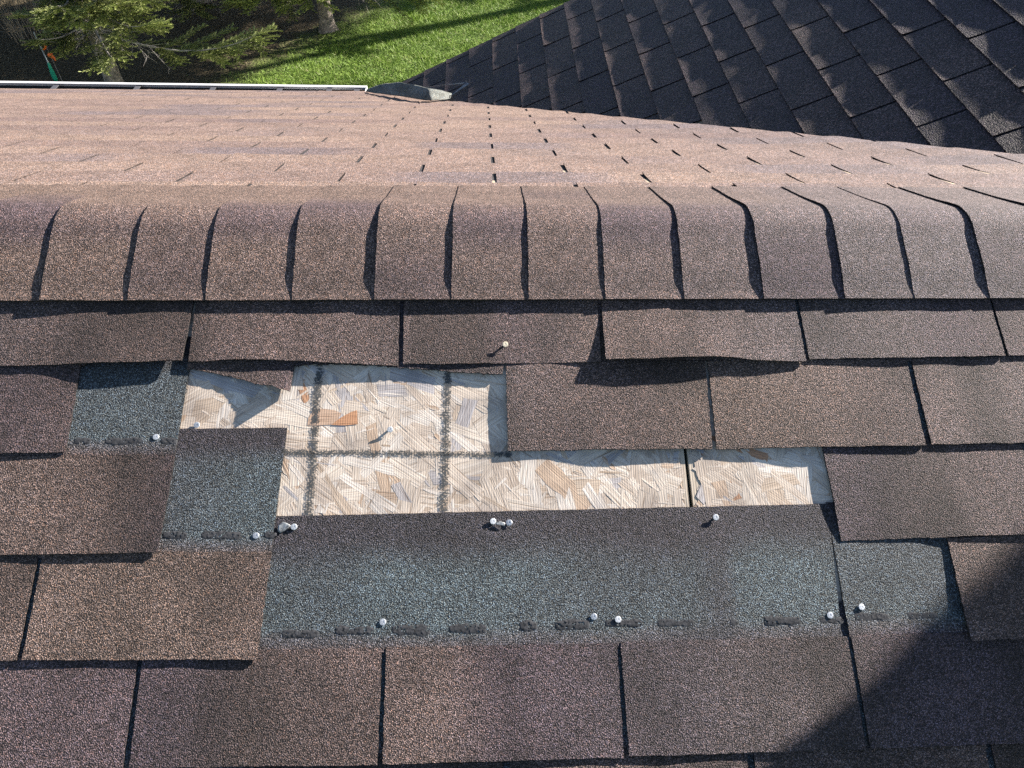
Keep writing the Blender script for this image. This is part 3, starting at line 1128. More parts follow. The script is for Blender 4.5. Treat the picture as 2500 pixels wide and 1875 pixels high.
# the red brown strand beside the first printed line
def red_strand():
    for nm, pl, col, hh in (('brown_strand', ((666, 903), (677, 885), (700, 883), (722, 886), (738, 893), (722, 917), (690, 919), (664, 919)), (0.52, 0.37, 0.27), 0.0011),
                            ('red_strand', ((716, 918), (733, 904), (745, 897), (758, 890), (771, 886), (773, 916), (745, 919)), (0.50, 0.27, 0.15), 0.0014)):
        c_ = []
        for x, y in pl:
            X, d = nxd(x, y, -TOP + hh)
            c_.append(near(X, d, hh) - PLo)
        me = mesh('strand', c_, [tuple(range(len(c_)))], False, [col] * len(c_))
        if me.polygons[0].normal.dot(NN) < 0: me.flip_normals()
        uvl = me.uv_layers.new(name='grain')
        for li in me.loops: uvl.data[li.index].uv = (me.vertices[li.vertex_index].co.x, me.vertices[li.vertex_index].co.y)
        obj(nm, me, PL, M_OSB)


red_strand()
ink([(692, 780), (684, 860), (678, 980), (668, 1115)], 0.0100, PL, PLo, 1)
ink([(968, 785), (966, 870), (963, 980), (958, 1108)], 0.0100, PL, PLo, 2)
ink([(600, 977), (850, 979), (1106, 983)], 0.0068, PL, PLo, 3)


_m = plain('rafter_seam_dark', (0.02, 0.05, 0.05), 0.9, nscale=20, namp=0.3)  # rafter added under the seam, near black to stand in for its shade
_c = near(sx, 0.2, -0.05)
_vs = [Vector((sx + a, 0, 0)) + ND * d + NN * h for a in (-0.019, 0.019) for d in (-0.2, 1.1) for h in (-TOP - 0.0125, -TOP - 0.15)]
_r = obj('rafter', mesh('rafter', [v - _c for v in _vs], [(0, 1, 3, 2), (4, 6, 7, 5), (0, 4, 5, 1), (2, 3, 7, 6), (0, 2, 6, 4), (1, 5, 7, 3)]), None, _m)
_r.location = _c
tag(_r, 'near-black rafter added under the narrow seam between the board panels to darken it', 'rafter')


# ---------------------------------------------------------------- sealant strips on the headlaps
def sealant(x0, x1, y0, y1, row, top, seed):
    T, org = row
    ax, ad = nxd(x0, (y0 + y1) / 2, -0.003)
    bx, bd = nxd(x1, (y0 + y1) / 2, -0.003)
    hw = abs(nxd(x0, y1)[1] - nxd(x0, y0)[1]) / 2
    nx_ = max(10, int((bx - ax) / 0.002))
    vs, fs = [], []
    ny_ = 6
    for i in range(nx_ + 1):
        s = i / nx_
        X = lerp(ax, bx, s)
        endt = min(1, min(s, 1 - s) * (bx - ax) / 0.008)
        w_ = 1.15 * hw * (0.45 + 0.55 * math.sqrt(endt)) * (1 + 0.35 * nz(X * 60, seed) + 0.25 * nz(X * 210, seed))
        for j in range(ny_ + 1):
            v = j / ny_ * 2 - 1
            d = lerp(ad, bd, s) + v * w_ + nz(X * 45, seed + 3) * 0.0012
            tt = max(0, top - d)
            h = under(tt) + TH + 0.0002 + (0.0001 * max(0, 1 - v * v) + 0.00045 * nz(X * 330, d * 330, seed)) * endt
            if abs(v) == 1 or i in (0, nx_): h = under(tt) + TH - 0.0004
            vs.append(near(X, d, h) - org)
    for i in range(nx_):
        for j in range(ny_):
            a = i * (ny_ + 1) + j
            fs.append((a, a + 1, a + ny_ + 2, a + ny_ + 1))
    me = mesh('sealant_strip', vs, fs, True)
    if me.polygons[len(fs) // 2].normal.dot(NN) < 0: me.flip_normals()
    obj('sealant_strip', me, T, M_SEAL)


def cc(cx, cy, ox, oy, sc=1.7696):     # crop readings -> 2212-wide readings
    return ((ox + cx / sc) * 2212 / 2500, (oy + cy / sc) * 2212 / 2500)


def seal_c(x0, x1, y0, y1, ox, oy, row, top, seed):
    a = cc(x0, y0, ox, oy); b_ = cc(x1, y1, ox, oy)
    sealant(a[0], b_[0], a[1], b_[1], row, top, seed)


D3, D4, D5 = dN[2], dN[3], dN[4]
for i, (x0, x1) in enumerate([(315, 395), (450, 620), (690, 765)]): seal_c(x0, x1, 387, 416, 0, 850, ROW3L, D3, i)
for i, (x0, x1) in enumerate([(700, 810), (865, 1042), (1138, 1195)]): seal_c(x0, x1, 792, 826, 0, 850, ROW4L, D4, i + 5)
for i, (x0, x1, y0, y1) in enumerate([(1215, 1380, 420, 455), (1445, 1620, 405, 442), (1690, 1862, 400, 442), (1935, 2105, 395, 435)]): seal_c(x0, x1, y0, y1, 0, 1300, ROW5, D5, i + 10)
for i, (x0, x1, y0, y1) in enumerate([(30, 110, 380, 425), (185, 337, 380, 420), (400, 565, 375, 411), (625, 792, 374, 408), (940, 975, 370, 405), (1085, 1252, 362, 398), (1325, 1432, 362, 395)]):
    seal_c(x0, x1, y0, y1, 1250, 1300, ROW5, D5, i + 20)
for i, (x0, x1, y0, y1) in enumerate([(1475, 1632, 345, 381), (1705, 1842, 342, 376)]): seal_c(x0, x1, y0, y1, 1250, 1300, ROW5R, D5, i + 30)


# ---------------------------------------------------------------- nails
def lathe(prof, n=20):
    vs, fs = [], []
    for r, z in prof:
        for i in range(n):
            a = 2 * math.pi * i / n
            vs.append(Vector((r * math.cos(a), r * math.sin(a), z)))
    for k in range(len(prof) - 1):
        for i in range(n):
            j = (i + 1) % n
            fs.append((k * n + i, k * n + j, (k + 1) * n + j, (k + 1) * n + i))
    fs.append(tuple(range(n - 1, -1, -1)))
    fs.append(tuple((len(prof) - 1) * n + i for i in range(n)))
    return vs, fs


def nail(px, py, surf, proud, tilt, label, m=None, rad=0.0043):
    """surf: height of the surface over the deck; proud: head height over the surface"""
    X, d = nxd(px, py, surf + proud - TOP)
    P = near(X, d, surf)
    T = thing('roofing_nail', P, label, 'nail', 'galvanised roofing nails left in the roof')
    q = NN.to_track_quat('Z', 'Y').to_matrix().to_4x4() @ Matrix.Rotation(tilt[0], 4, 'X') @ Matrix.Rotation(tilt[1], 4, 'Y')
    T.matrix_world = Matrix.Translation(P) @ q
    vs, fs = lathe([(rad * 0.3, proud - 0.0002), (rad * 0.97, proud), (rad, proud + 0.0004), (rad * 0.93, proud + 0.0007), (rad * 0.45, proud + 0.0008), (rad * 0.2, proud + 0.0007)])
    for i, v in enumerate(vs): v.z += 0.0002 * nz(v.x * 600, v.y * 600)
    obj('head', mesh('head', vs, fs, False), T, m or M_NAIL)
    vs, fs = lathe([(0.0004, -0.012), (0.0016, -0.008), (0.0016, proud)], 10)
    obj('shank', mesh('shank', vs, fs, True), T, m or M_NAIL)


HL = 0.0056
nail(425, 918, 0.0016, 0.0006, (0.1, 0), 'nail on the bare wood just above the dark square patch')
nail(337, 944, 0.006, 0.0003, (0, 0.05), 'shiny nail at the lower edge of the upper left blue patch')
nail(553, 1157, 0.006, 0.0003, (0.05, 0), 'shiny nail low in the square patch near its right corner')
nail(635, 1138, 0.004, 0.0004, (0.1, 0.1), 'nail at the upper left corner of the long blue strip beside a film scrap')
nail(1065, 1126, 0.004, 0.0004, (0.1, 0.2), 'left nail of the close pair at the top of the long blue strip')
nail(1100, 1129, 0.004, 0.0004, (0, -0.1), 'right nail of the close pair at the top of the long blue strip')
nail(1546, 1117, 0.004, 0.0022, (0.1, 0.1), 'lone nail near the top edge of the long blue strip under the wood seam')
nail(827, 1344, 0.006, 0.0003, (0, 0), 'nail over a slot between black sealant strips, left part of the long blue strip')
nail(1283, 1332, 0.006, 0.0003, (0.1, 0), 'left nail of the two above the middle black slot')
nail(1335, 1338, 0.006, 0.0006, (0, 0.1), 'right nail of the two, directly above the middle black slot')
nail(1793, 1329, 0.006, 0.0003, (0, 0), 'dull nail pressed into sealant just left of the strip joint')
nail(1861, 1311, 0.006, 0.0006, (0, 0.1), 'bright nail just right of the strip joint in the right blue patch')
nail(841, 926, 0.0012, 0.0045, (0.30, 0.25), 'bent nail sticking up out of the bare wood between the grid lines', rad=0.0042)
nail(1091, 743, 0.0095, 0.0035, (0.15, 0.1), 'weathered tan nail popped up through a brown tab under the ridge caps', M_NAILTAN, 0.0042)


# ---------------------------------------------------------------- film scraps
def scrap(px, h, label, seed):
    P = [nxd(x, y, h - TOP) for x, y in px]
    vs = []
    org = near(P[0][0], P[0][1], h)
    cx = sum(p[0] for p in P) / len(P); cy = sum(p[1] for p in P) / len(P)
    rings = 4
    for k in range(rings + 1):
        f = 1 - k / rings * 0.95
        for i, (x, d) in enumerate(P):
            X, D = lerp(cx, x, f), lerp(cy, d, f)
            vs.append(near(X, D, h + 0.0008 + 0.0007 * nz(X * 110, D * 110, seed)) - org)
    n = len(P)
    fs = []
    for k in range(rings):
        for i in range(n):
            j = (i + 1) % n
            fs.append((k * n + i, k * n + j, (k + 1) * n + j, (k + 1) * n + i))
    fs.append(tuple(rings * n + i for i in range(n)))
    me = mesh('film_scrap', vs, fs, True)
    o_ = obj('film_scrap', me, None, M_FILM)
    o_.location = org
    md = o_.modifiers.new('s', 'SOLIDIFY'); md.thickness = 0.0003
    tag(o_, label, 'plastic film', 'torn scraps of release film')


scrap([(602, 1134), (612, 1127), (622, 1131), (629, 1136), (622, 1141), (616, 1146), (606, 1152), (600, 1147)], 0.0045, 'crinkled grey film scrap left of the corner nail on the blue strip', 1)
scrap([(1071, 1129), (1080, 1126), (1091, 1130), (1090, 1136), (1080, 1134), (1072, 1133)], 0.0045, 'tiny film scrap between the close pair of nails', 2)


# ---------------------------------------------------------------- valley flap
def flap():
    bot = [(790, 197), (805, 200), (830, 203), (860, 207), (900, 214), (930, 217), (960, 215), (985, 212), (1004, 210)]
    topl = [(792, 193), (812, 185), (835, 180), (862, 178), (895, 183), (925, 190), (955, 195), (982, 203), (1003, 209)]
    n = 48
    m_ = 14

    def pl(L_, s):
        x = s * (len(L_) - 1); i = min(int(x), len(L_) - 2); f = x - i
        return (lerp(L_[i][0], L_[i + 1][0], f), lerp(L_[i][1], L_[i + 1][1], f))
    org = farp(0.1, 2.7, 0)
    Pb = [hit(*pl(bot, i / n), RIDGE, FN, 0.006 + 0.004 * math.sin(i / n * math.pi)) for i in range(n + 1)]
    Pt = []
    for i in range(n + 1):
        s = i / n
        b_ = Pb[i]
        p = pl(topl, s)
        d = ray(p[0] * 2500 / 2212, p[1] * 2500 / 2212)
        m__ = 0.12 + 0.75 * sstep(0.5, 0.8, s)
        k = (m__ * (CAM[1] - b_.y) - (CAM[2] - b_.z)) / (d.z - m__ * d.y)
        P = Vector(CAM) + d * k
        Pt.append(P)
    vs, fs, ts = [], [], []
    for i in range(n + 1):
        for j in range(m_ + 1):
            f = j / m_
            P = Pb[i].lerp(Pt[i], f)
            w_ = math.sin(i / n * math.pi) ** 0.6
            P = P + Vector((0, -0.5, 0.85)) * (0.010 * math.sin(f * math.pi) * w_ + 0.006 * nz(i * 0.16, f * 3, 2) * w_)
            vs.append(P - org)
            g_ = 0.5 + 0.5 * nz(i * 0.2, f * 2, 8)
            ts.append(lerp3((0.11, 0.125, 0.115), (0.24, 0.26, 0.25), g_))
    for i in range(n):
        for j in range(m_):
            a = i * (m_ + 1) + j
            fs.append((a, a + m_ + 1, a + m_ + 2, a + 1))
    me = mesh('valley_liner', vs, fs, True, ts)
    o_ = obj('valley_liner', me, None, M_FAR)
    o_.location = org
    md = o_.modifiers.new('s', 'SOLIDIFY'); md.thickness = 0.004; md.offset = -1
    tag(o_, 'loose curled grey green underlay flap at the end of the gutter in the valley', 'underlay flap')
    # the lifted corner of the valley underlay lying on the side roof
    pts = [(848, 199), (880, 194), (910, 190), (940, 187), (965, 184), (1000, 180), (1008, 176)]
    vs, fs = [], []
    org2 = hit(930, 190, WP, WN, 0.006)
    for i, (x, y) in enumerate(pts):
        P = hit(x, y, WP, WN, 0.006)
        w_ = 0.0045 if i in (1, 2, 5) else 0.0015
        for k in (0, 1):
            vs.append(P + Vector((0.0, -1, 0)) * w_ * k + WN * (0.004 * (1 - k)) - org2)
    for i in range(len(pts) - 1):
        fs.append((2 * i, 2 * i + 1, 2 * i + 3, 2 * i + 2))
    a = hit(1008, 178, WP, WN, 0.012); b_ = hit(972, 208, WP, WN, 0.004)
    k0 = len(vs)
    vs += [a - org2, a + Vector((0.014, -0.014, 0.0)) - org2, b_ + Vector((0.002, 0, 0)) - org2, b_ - org2]
    fs.append((k0, k0 + 1, k0 + 2, k0 + 3))
    me = mesh('film_scrap', vs, fs)
    o_ = obj('film_scrap', me, None, M_FILM)
    o_.location = org2
    md = o_.modifiers.new('s', 'SOLIDIFY'); md.thickness = 0.0012
    tag(o_, 'shiny curled edge strip lying on the dark side roof above the grey flap', 'plastic film', 'torn scraps of release film')


flap()

# ---------------------------------------------------------------- gutter
GA = Vector((-4.2, 3.300, -1.165)); GB = Vector((-0.205, 3.245, -1.160))


def gutter():
    ax = (GB - GA).normalized()
    up = Vector((0, 0, 1))
    out = up.cross(ax).normalized()
    if out.y < 0: out = -out
    T = thing('rain_gutter', (GA + GB) / 2, 'white metal rain gutter along the far eave, dark inside', 'gutter')
    org = (GA + GB) / 2

    def extr(name, prof, m, a=GA, b_=GB):
        k = len(prof)
        vs = [P + out * x + up * z - org for P in (a, b_) for x, z in prof]
        fs = [(i, (i + 1) % k, (i + 1) % k + k, i + k) for i in range(k)] + [tuple(range(k - 1, -1, -1)), tuple(range(k, 2 * k))]
        return obj(name, mesh(name, vs, fs), T, m)
    extr('front_lip', [(-0.014, -0.004), (-0.014, 0.0), (0.0, 0.003), (0.004, 0.0), (0.004, -0.022), (0.001, -0.022), (0.001, -0.004)], M_GUT)
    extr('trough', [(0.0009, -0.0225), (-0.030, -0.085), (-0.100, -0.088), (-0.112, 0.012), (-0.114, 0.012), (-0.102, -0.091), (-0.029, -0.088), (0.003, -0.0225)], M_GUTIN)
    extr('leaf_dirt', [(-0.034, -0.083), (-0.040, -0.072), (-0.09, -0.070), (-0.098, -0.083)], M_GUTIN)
    # end cap
    prof = [(-0.112, 0.012), (-0.100, -0.090), (-0.029, -0.087), (0.002, -0.022), (0.002, 0.001)]
    extr('end_cap', prof, M_GUT, GB + ax * 0.0005, GB + ax * 0.002)
    for s in (px for px in (115, 295, 460, 605, 720 - 8, 772)):
        # hanger at the measured spot along the lip
        P = hit(s, 190, GA, Vector((0, 0, 1)))
        x = P.x
        f = (x - GA.x) / (GB.x - GA.x)
        c0 = GA.lerp(GB, f)
        w_ = ax * 0.014
        vs = []
        for z in (0.0, -0.003):
            for sgn in (-1, 1):
                vs += [c0 + w_ * sgn + out * -0.002 + up * (z - 0.006) - org, c0 + w_ * sgn + out * -0.110 + up * (z - 0.002) - org]
        fs = [(0, 1, 3, 2), (4, 6, 7, 5), (0, 4, 5, 1), (2, 3, 7, 6), (0, 2, 6, 4), (1, 5, 7, 3)]
        obj('hanger', mesh('hanger', vs, fs), T, M_HANG)


gutter()

# ---------------------------------------------------------------- house body under the roof
GZ = -3.4


def box(name, a, b_, m, parent=None, org=Vector((0, 0, 0))):
    x0, y0, z0 = a; x1, y1, z1 = b_
    vs = [Vector((x, y, z)) - org for z in (z0, z1) for y in (y0, y1) for x in (x0, x1)]
    fs = [(0, 2, 3, 1), (4, 5, 7, 6), (0, 1, 5, 4), (2, 6, 7, 3), (0, 4, 6, 2), (1, 3, 7, 5)]
    return obj(name, mesh(name, vs, fs), parent, m)


hw_ = box('house_walls', (-3.1, -0.75, GZ - 0.1), (4.2, 2.75, -1.35), M_WALL)
tag(hw_, 'pale siding walls of the house below the roof', 'house wall')
fb = box('fascia_board', (-4.0, 3.125, -1.34), (-0.16, 3.145, -1.185), M_GUT)
tag(fb, 'white fascia board behind the gutter', 'fascia board')


# ---------------------------------------------------------------- flue outside the frame; made up and shaped to shade the lower right corner
def shadow_flue():
    tgt = hit(1880, 1665, O0, NN, 0)
    top = tgt + SUN * 3.6
    zd = (top - WP).dot(WN) / math.cos(PW)
    base = top - Vector((0, 0, zd))
    T = thing('shadow_caster', base, 'made-up metal shadow caster unseen outside the right edge, shading the lower right corner', 'roof vent')
    vs, fs = lathe([(0.046, 0.0), (0.046, zd - 0.038), (0.085, zd - 0.028), (0.096, zd - 0.014), (0.07, zd + 0.002), (0.03, zd + 0.008)], 32)
    obj('caster_pipe', mesh('caster_pipe', vs, fs, True), T, M_METAL)
    vs, fs = lathe([(0.135, -0.08), (0.118, zd - 0.18), (0.125, zd - 0.14), (0.145, zd - 0.115), (0.135, zd - 0.085), (0.09, zd - 0.070), (0.048, zd - 0.066)], 32)
    obj('caster_collar', mesh('caster_collar', vs, fs, True), T, M_METAL)
    return T


shadow_flue()

# ---------------------------------------------------------------- ground
def ground():
    m, t, b = mat('lawn')
    L = t.links.new
    tc = nd(t, 'ShaderNodeTexCoord')
    n = nd(t, 'ShaderNodeTexNoise'); n.inputs['Scale'].default_value = 5; n.inputs['Detail'].default_value = 8; n.inputs['Roughness'].default_value = 0.7
    L(tc.outputs['Object'], n.inputs['Vector'])
    r = ramp(t, n.outputs[0], [(0.3, (0.045, 0.080, 0.014)), (0.5, (0.10, 0.17, 0.026)), (0.7, (0.17, 0.23, 0.045))])
    n2 = nd(t, 'ShaderNodeTexNoise'); n2.inputs['Scale'].default_value = 30; n2.inputs['Detail'].default_value = 6
    L(tc.outputs['Object'], n2.inputs['Vector'])
    r2 = ramp(t, n2.outputs[0], [(0.35, (0.030, 0.025, 0.014)), (0.55, (0.085, 0.068, 0.040)), (0.78, (0.22, 0.17, 0.11))])
    # litter where the needles fall: left of a slanting line and round the trunks
    sx_ = nd(t, 'ShaderNodeSeparateXYZ'); L(tc.outputs['Object'], sx_.inputs[0])
    a = nd(t, 'ShaderNodeMath', operation='MULTIPLY'); L(sx_.outputs[1], a.inputs[0]); a.inputs[1].default_value = -0.65
    a2 = nd(t, 'ShaderNodeMath', operation='ADD'); L(sx_.outputs[0], a2.inputs[0]); L(a.outputs[0], a2.inputs[1])
    a3 = nd(t, 'ShaderNodeMath', operation='MULTIPLY_ADD'); L(n.outputs[0], a3.inputs[0]); a3.inputs[1].default_value = 1.6; L(a2.outputs[0], a3.inputs[2])
    # threshold
    mr = nd(t, 'ShaderNodeMapRange'); L(a3.outputs[0], mr.inputs[0])
    mr.inputs[1].default_value = -7.3; mr.inputs[2].default_value = -6.5
    mx = nd(t, 'ShaderNodeMix', data_type='RGBA')
    L(mr.outputs[0], mx.inputs[0]); L(r2.outputs[0], mx.inputs[6]); L(r.outputs[0], mx.inputs[7])
    L(mx.outputs[2], b.inputs['Base Color'])
    b.inputs['Roughness'].default_value = 0.9
    b.inputs['Specular IOR Level'].default_value = 0.2
    bp = nd(t, 'ShaderNodeBump'); bp.inputs['Distance'].default_value = 0.05; L(n2.outputs[0], bp.inputs['Height']); L(bp.outputs[0], b.inputs['Normal'])
    vs = [Vector((x, y, GZ)) for x, y in ((-300, -300), (300, -300), (300, 300), (-300, 300))]
    o_ = obj('lawn', mesh('lawn', vs, [(0, 1, 2, 3)]), None, m)
    tag(o_, kind='structure')
    # grass
    gm, t, b = mat('grass_blade')
    at = nd(t, 'ShaderNodeAttribute', attribute_name='tint')
    t.links.new(at.outputs['Color'], b.inputs['Base Color'])
    b.inputs['Roughness'].default_value = 0.55
    b.inputs['Specular IOR Level'].default_value = 0.3
    rnd = np.random.default_rng(3)
    N = 190000
    X = rnd.uniform(-3.4, 3.0, N); Y = rnd.uniform(6.6, 13.5, N)
    lit = (X - 0.65 * Y)
    keep = (lit > -7.4 + rnd.normal(0, 0.25, N))
    X, Y = X[keep], Y[keep]
    N = len(X)
    a = rnd.uniform(0, 2 * math.pi, N)
    h = rnd.uniform(0.02, 0.05, N)
    clump = np.array([0.5 + 0.9 * noise.noise(Vector((x * 3.2, y * 3.2, 0))) for x, y in zip(X, Y)])
    h = h * (0.55 + 0.8 * np.clip(clump, 0, 1))
    wv = 0.0028
    lx, ly = rnd.normal(0, 0.025, N), rnd.normal(0, 0.025, N)
    V = np.empty((N, 3, 3))
    V[:, 0] = np.c_[X - np.cos(a) * wv, Y - np.sin(a) * wv, np.full(N, GZ)]
    V[:, 1] = np.c_[X + np.cos(a) * wv, Y + np.sin(a) * wv, np.full(N, GZ)]
    V[:, 2] = np.c_[X + lx, Y + ly, GZ + h]
    me = bpy.data.meshes.new('grass')
    me.vertices.add(3 * N); me.vertices.foreach_set('co', V.ravel())
    me.loops.add(3 * N); me.loops.foreach_set('vertex_index', np.arange(3 * N, dtype=np.int32))
    me.polygons.add(N); me.polygons.foreach_set('loop_start', np.arange(0, 3 * N, 3, dtype=np.int32))
    me.update(calc_edges=True)
    c1, c2, c3 = np.array([0.08, 0.15, 0.018]), np.array([0.24, 0.36, 0.055]), np.array([0.36, 0.36, 0.14])
    k = rnd.uniform(0.2, 0.8, (N, 1)); k2 = (rnd.uniform(0, 1, (N, 1)) < 0.10)
    c = c1 + (c2 - c1) * np.clip(k * 0.6 + clump[:, None] * 0.5, 0, 1)
    c = np.where(k2, c3 * 0.6, c)
    C = np.ones((N, 3, 4)); C[:, :, :3] = c[:, None, :]
    at_ = me.attributes.new('tint', 'FLOAT_COLOR', 'POINT'); at_.data.foreach_set('color', C.astype(np.float32).ravel())
    me.materials.append(gm)
    g_ = obj('grass', me)
    tag(g_, 'short green lawn grass beyond the gutter', 'grass', kind='stuff')


ground()


# ---------------------------------------------------------------- spruces
def needle_mat():
    m, t, b = mat('spruce_needles')
    at = nd(t, 'ShaderNodeAttribute', attribute_name='tint')
    t.links.new(at.outputs['Color'], b.inputs['Base Color'])
    b.inputs['Roughness'].default_value = 0.5
    b.inputs['Specular IOR Level'].default_value = 0.35
    return m


M_NEEDLE = needle_mat()


def tri_mesh(name, V, C, m):
    n = len(V)
    me = bpy.data.meshes.new(name)
    me.vertices.add(3 * n); me.vertices.foreach_set('co', np.asarray(V, np.float32).ravel())
    me.loops.add(3 * n); me.loops.foreach_set('vertex_index', np.arange(3 * n, dtype=np.int32))
    me.polygons.add(n); me.polygons.foreach_set('loop_start', np.arange(0, 3 * n, 3, dtype=np.int32))
    me.update(calc_edges=True)
    cc_ = np.ones((n, 3, 4), np.float32); cc_[:, :, :3] = np.asarray(C)[:, None, :]
    a = me.attributes.new('tint', 'FLOAT_COLOR', 'POINT'); a.data.foreach_set('color', cc_.ravel())
    me.materials.append(m)
    return me


def tube(vs, fs, A, B, r0, r1, n=5):
    d = (B - A)
    if d.length < 1e-6: return
    q = d.to_track_quat('Z', 'Y').to_matrix()
    b_ = len(vs)
    for P, r in ((A, r0), (B, r1)):
        for i in range(n):
            a = 2 * math.pi * i / n
            vs.append(P + q @ Vector((r * math.cos(a), r * math.sin(a), 0)))
    for i in range(n):
        j = (i + 1) % n
        fs.append((b_ + i, b_ + j, b_ + n + j, b_ + n + i))


def spruce(x, y, H, R, tr, h0, seed, label, dens=1.0, group='spruce trees on the lawn', green=(0.17, 0.20, 0.07), dead=0.6, lean=(0, 0), detail=True, nb=9, bias=None):
    rnd = random.Random(seed)
    nr = np.random.default_rng(seed)
    T = thing('spruce_tree', (x, y, GZ), label, 'tree', group)
    # trunk
    vs, fs = [], []
    n = 18
    K = 22
    for k in range(K + 1):
        z = H * (k / K) ** 1.3
        r = tr * (1 - z / H) ** 0.8 + 0.004
        fl = 1 + 0.7 * math.exp(-z / 0.10)
        for i in range(n):
            a = 2 * math.pi * i / n
            rr_ = r * (1 + (fl - 1) * (0.6 + 0.8 * max(0, math.sin(3 * a + seed)))) * (1 + 0.05 * nz(a * 2, z * 6, seed))
            vs.append(Vector((rr_ * math.cos(a) + lean[0] * z, rr_ * math.sin(a) + lean[1] * z, z - 0.03)))
    for k in range(K):
        for i in range(n):
            j = (i + 1) % n
            fs.append((k * n + i, k * n + j, (k + 1) * n + j, (k + 1) * n + i))
    obj('trunk', mesh('trunk', vs, fs, True), T, M_BARK)
    V, C = [], []
    bv, bf = [], []      # bare wood of limbs and dead twigs
    z = h0
    while z < H - 0.15:
        f = z / H
        for b_ in range(nb):
            a = rnd.uniform(0, 2 * math.pi)
            L_ = R * (1 - f) ** 0.75 * rnd.uniform(0.65, 1.1)
            if bias is not None: L_ *= 1 + 0.55 * math.cos(a - bias)
            if L_ < 0.1: continue
            droop = rnd.uniform(0.10, 0.35) * (1 - f * 0.8)
            dirv = Vector((math.cos(a), math.sin(a), 0))
            side = Vector((-math.sin(a), math.cos(a), 0))
            base = Vector((lean[0] * z, lean[1] * z, z + rnd.uniform(-0.1, 0.1)))

            def pt(s, base=base, dirv=dirv, L_=L_, droop=droop):
                return base + dirv * (L_ * s) + Vector((0, 0, L_ * (-droop * math.sin(s * 1.9) * 0.9 + 0.18 * s * s)))
            prev = pt(0)
            segs = 8
            for k in range(1, segs + 1):
                c_ = pt(k / segs)
                tube(bv, bf, prev, c_, 0.014 * (1 - (k - 1) / segs) * (1 - f * 0.6) + 0.003, 0.014 * (1 - k / segs) * (1 - f * 0.6) + 0.002, 5)
                prev = c_
            # twigs
            nt_ = int(L_ / 0.045 * dens)
            for q in range(nt_):
                s = (q + rnd.random()) / nt_
                P = pt(s)
                sg = rnd.choice((-1, 1))
                tl = L_ * 0.42 * (1 - abs(s - 0.45) * 1.2) * rnd.uniform(0.5, 1.1) + 0.05
                dr = (dirv * rnd.uniform(0.5, 1.0) + side * sg * rnd.uniform(0.5, 1.0) + Vector((0, 0, rnd.uniform(-0.35, 0.15)))).normalized()
                isdead = s < 0.45 * dead + rnd.uniform(-0.15, 0.15)
                if isdead:
                    # bare grey twigs in the inner crown
                    P2 = P
                    dd_ = dr
                    for k in range(3):
                        P3 = P2 + dd_ * tl / 3
                        tube(bv, bf, P2, P3, 0.0028, 0.002, 3)
                        for w_ in range(2):
                            d2 = (dd_ + Vector((rnd.uniform(-.9, .9), rnd.uniform(-.9, .9), rnd.uniform(-.8, .4)))).normalized()
                            tube(bv, bf, P3, P3 + d2 * rnd.uniform(0.04, 0.14), 0.0018, 0.0010, 3)
                        dd_ = (dd_ + Vector((rnd.uniform(-.3, .3), rnd.uniform(-.3, .3), rnd.uniform(-.3, .1)))).normalized()
                        P2 = P3
                    continue
                tube(bv, bf, P, P + dr * tl, 0.003, 0.0015, 3)
                # side shoots carrying needles
                shoots = [(P, dr, tl)]
                ns = max(2, int(tl / 0.05))
                for k in range(ns):
                    s2 = (k + 0.6) / ns
                    for sg2 in (-1, 1):
                        d2 = (dr * 0.75 + dr.cross(Vector((0, 0, 1))) * sg2 * rnd.uniform(0.4, 0.8) + Vector((0, 0, rnd.uniform(-0.2, 0.15)))).normalized()
                        shoots.append((P + dr * tl * s2, d2, rnd.uniform(0.05, 0.11)))
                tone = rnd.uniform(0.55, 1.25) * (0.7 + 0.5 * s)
                for (A, D, l) in shoots:
                    m_ = int(l * (420 if detail else 170))
                    if m_ < 2: continue
                    u = nr.uniform(0.0, 1.0, m_)
                    nrm = nr.normal(size=(m_, 3))
                    Dn = np.array(D)
                    nrm -= (nrm @ Dn)[:, None] * Dn
                    nrm /= np.linalg.norm(nrm, axis=1)[:, None] + 1e-9
                    nrm[:, 2] = np.abs(nrm[:, 2]) * 0.7 + nrm[:, 2] * 0.3
                    Bp = np.array(A) + Dn * (u * l)[:, None]
                    tip = Bp + (nrm * 0.7 + Dn * 0.75) * nr.uniform(0.018, 0.034, m_)[:, None] * (1 if detail else 1.6)
                    wdt = np.cross(nrm, Dn) * (0.0036 if detail else 0.006)
                    V.append(np.stack([Bp - wdt, Bp + wdt, tip], 1))
                    tip_k = np.clip(u, 0, 1)[:, None]
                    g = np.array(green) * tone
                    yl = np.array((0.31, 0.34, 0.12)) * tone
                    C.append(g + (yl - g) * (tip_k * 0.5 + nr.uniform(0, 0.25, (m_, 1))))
        z += rnd.uniform(0.13, 0.24) * (1 if detail else 1.4)
    if V:
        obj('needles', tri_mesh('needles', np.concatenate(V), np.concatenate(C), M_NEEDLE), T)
    obj('branches', mesh('branches', bv, bf), T, M_DEAD)
    return T


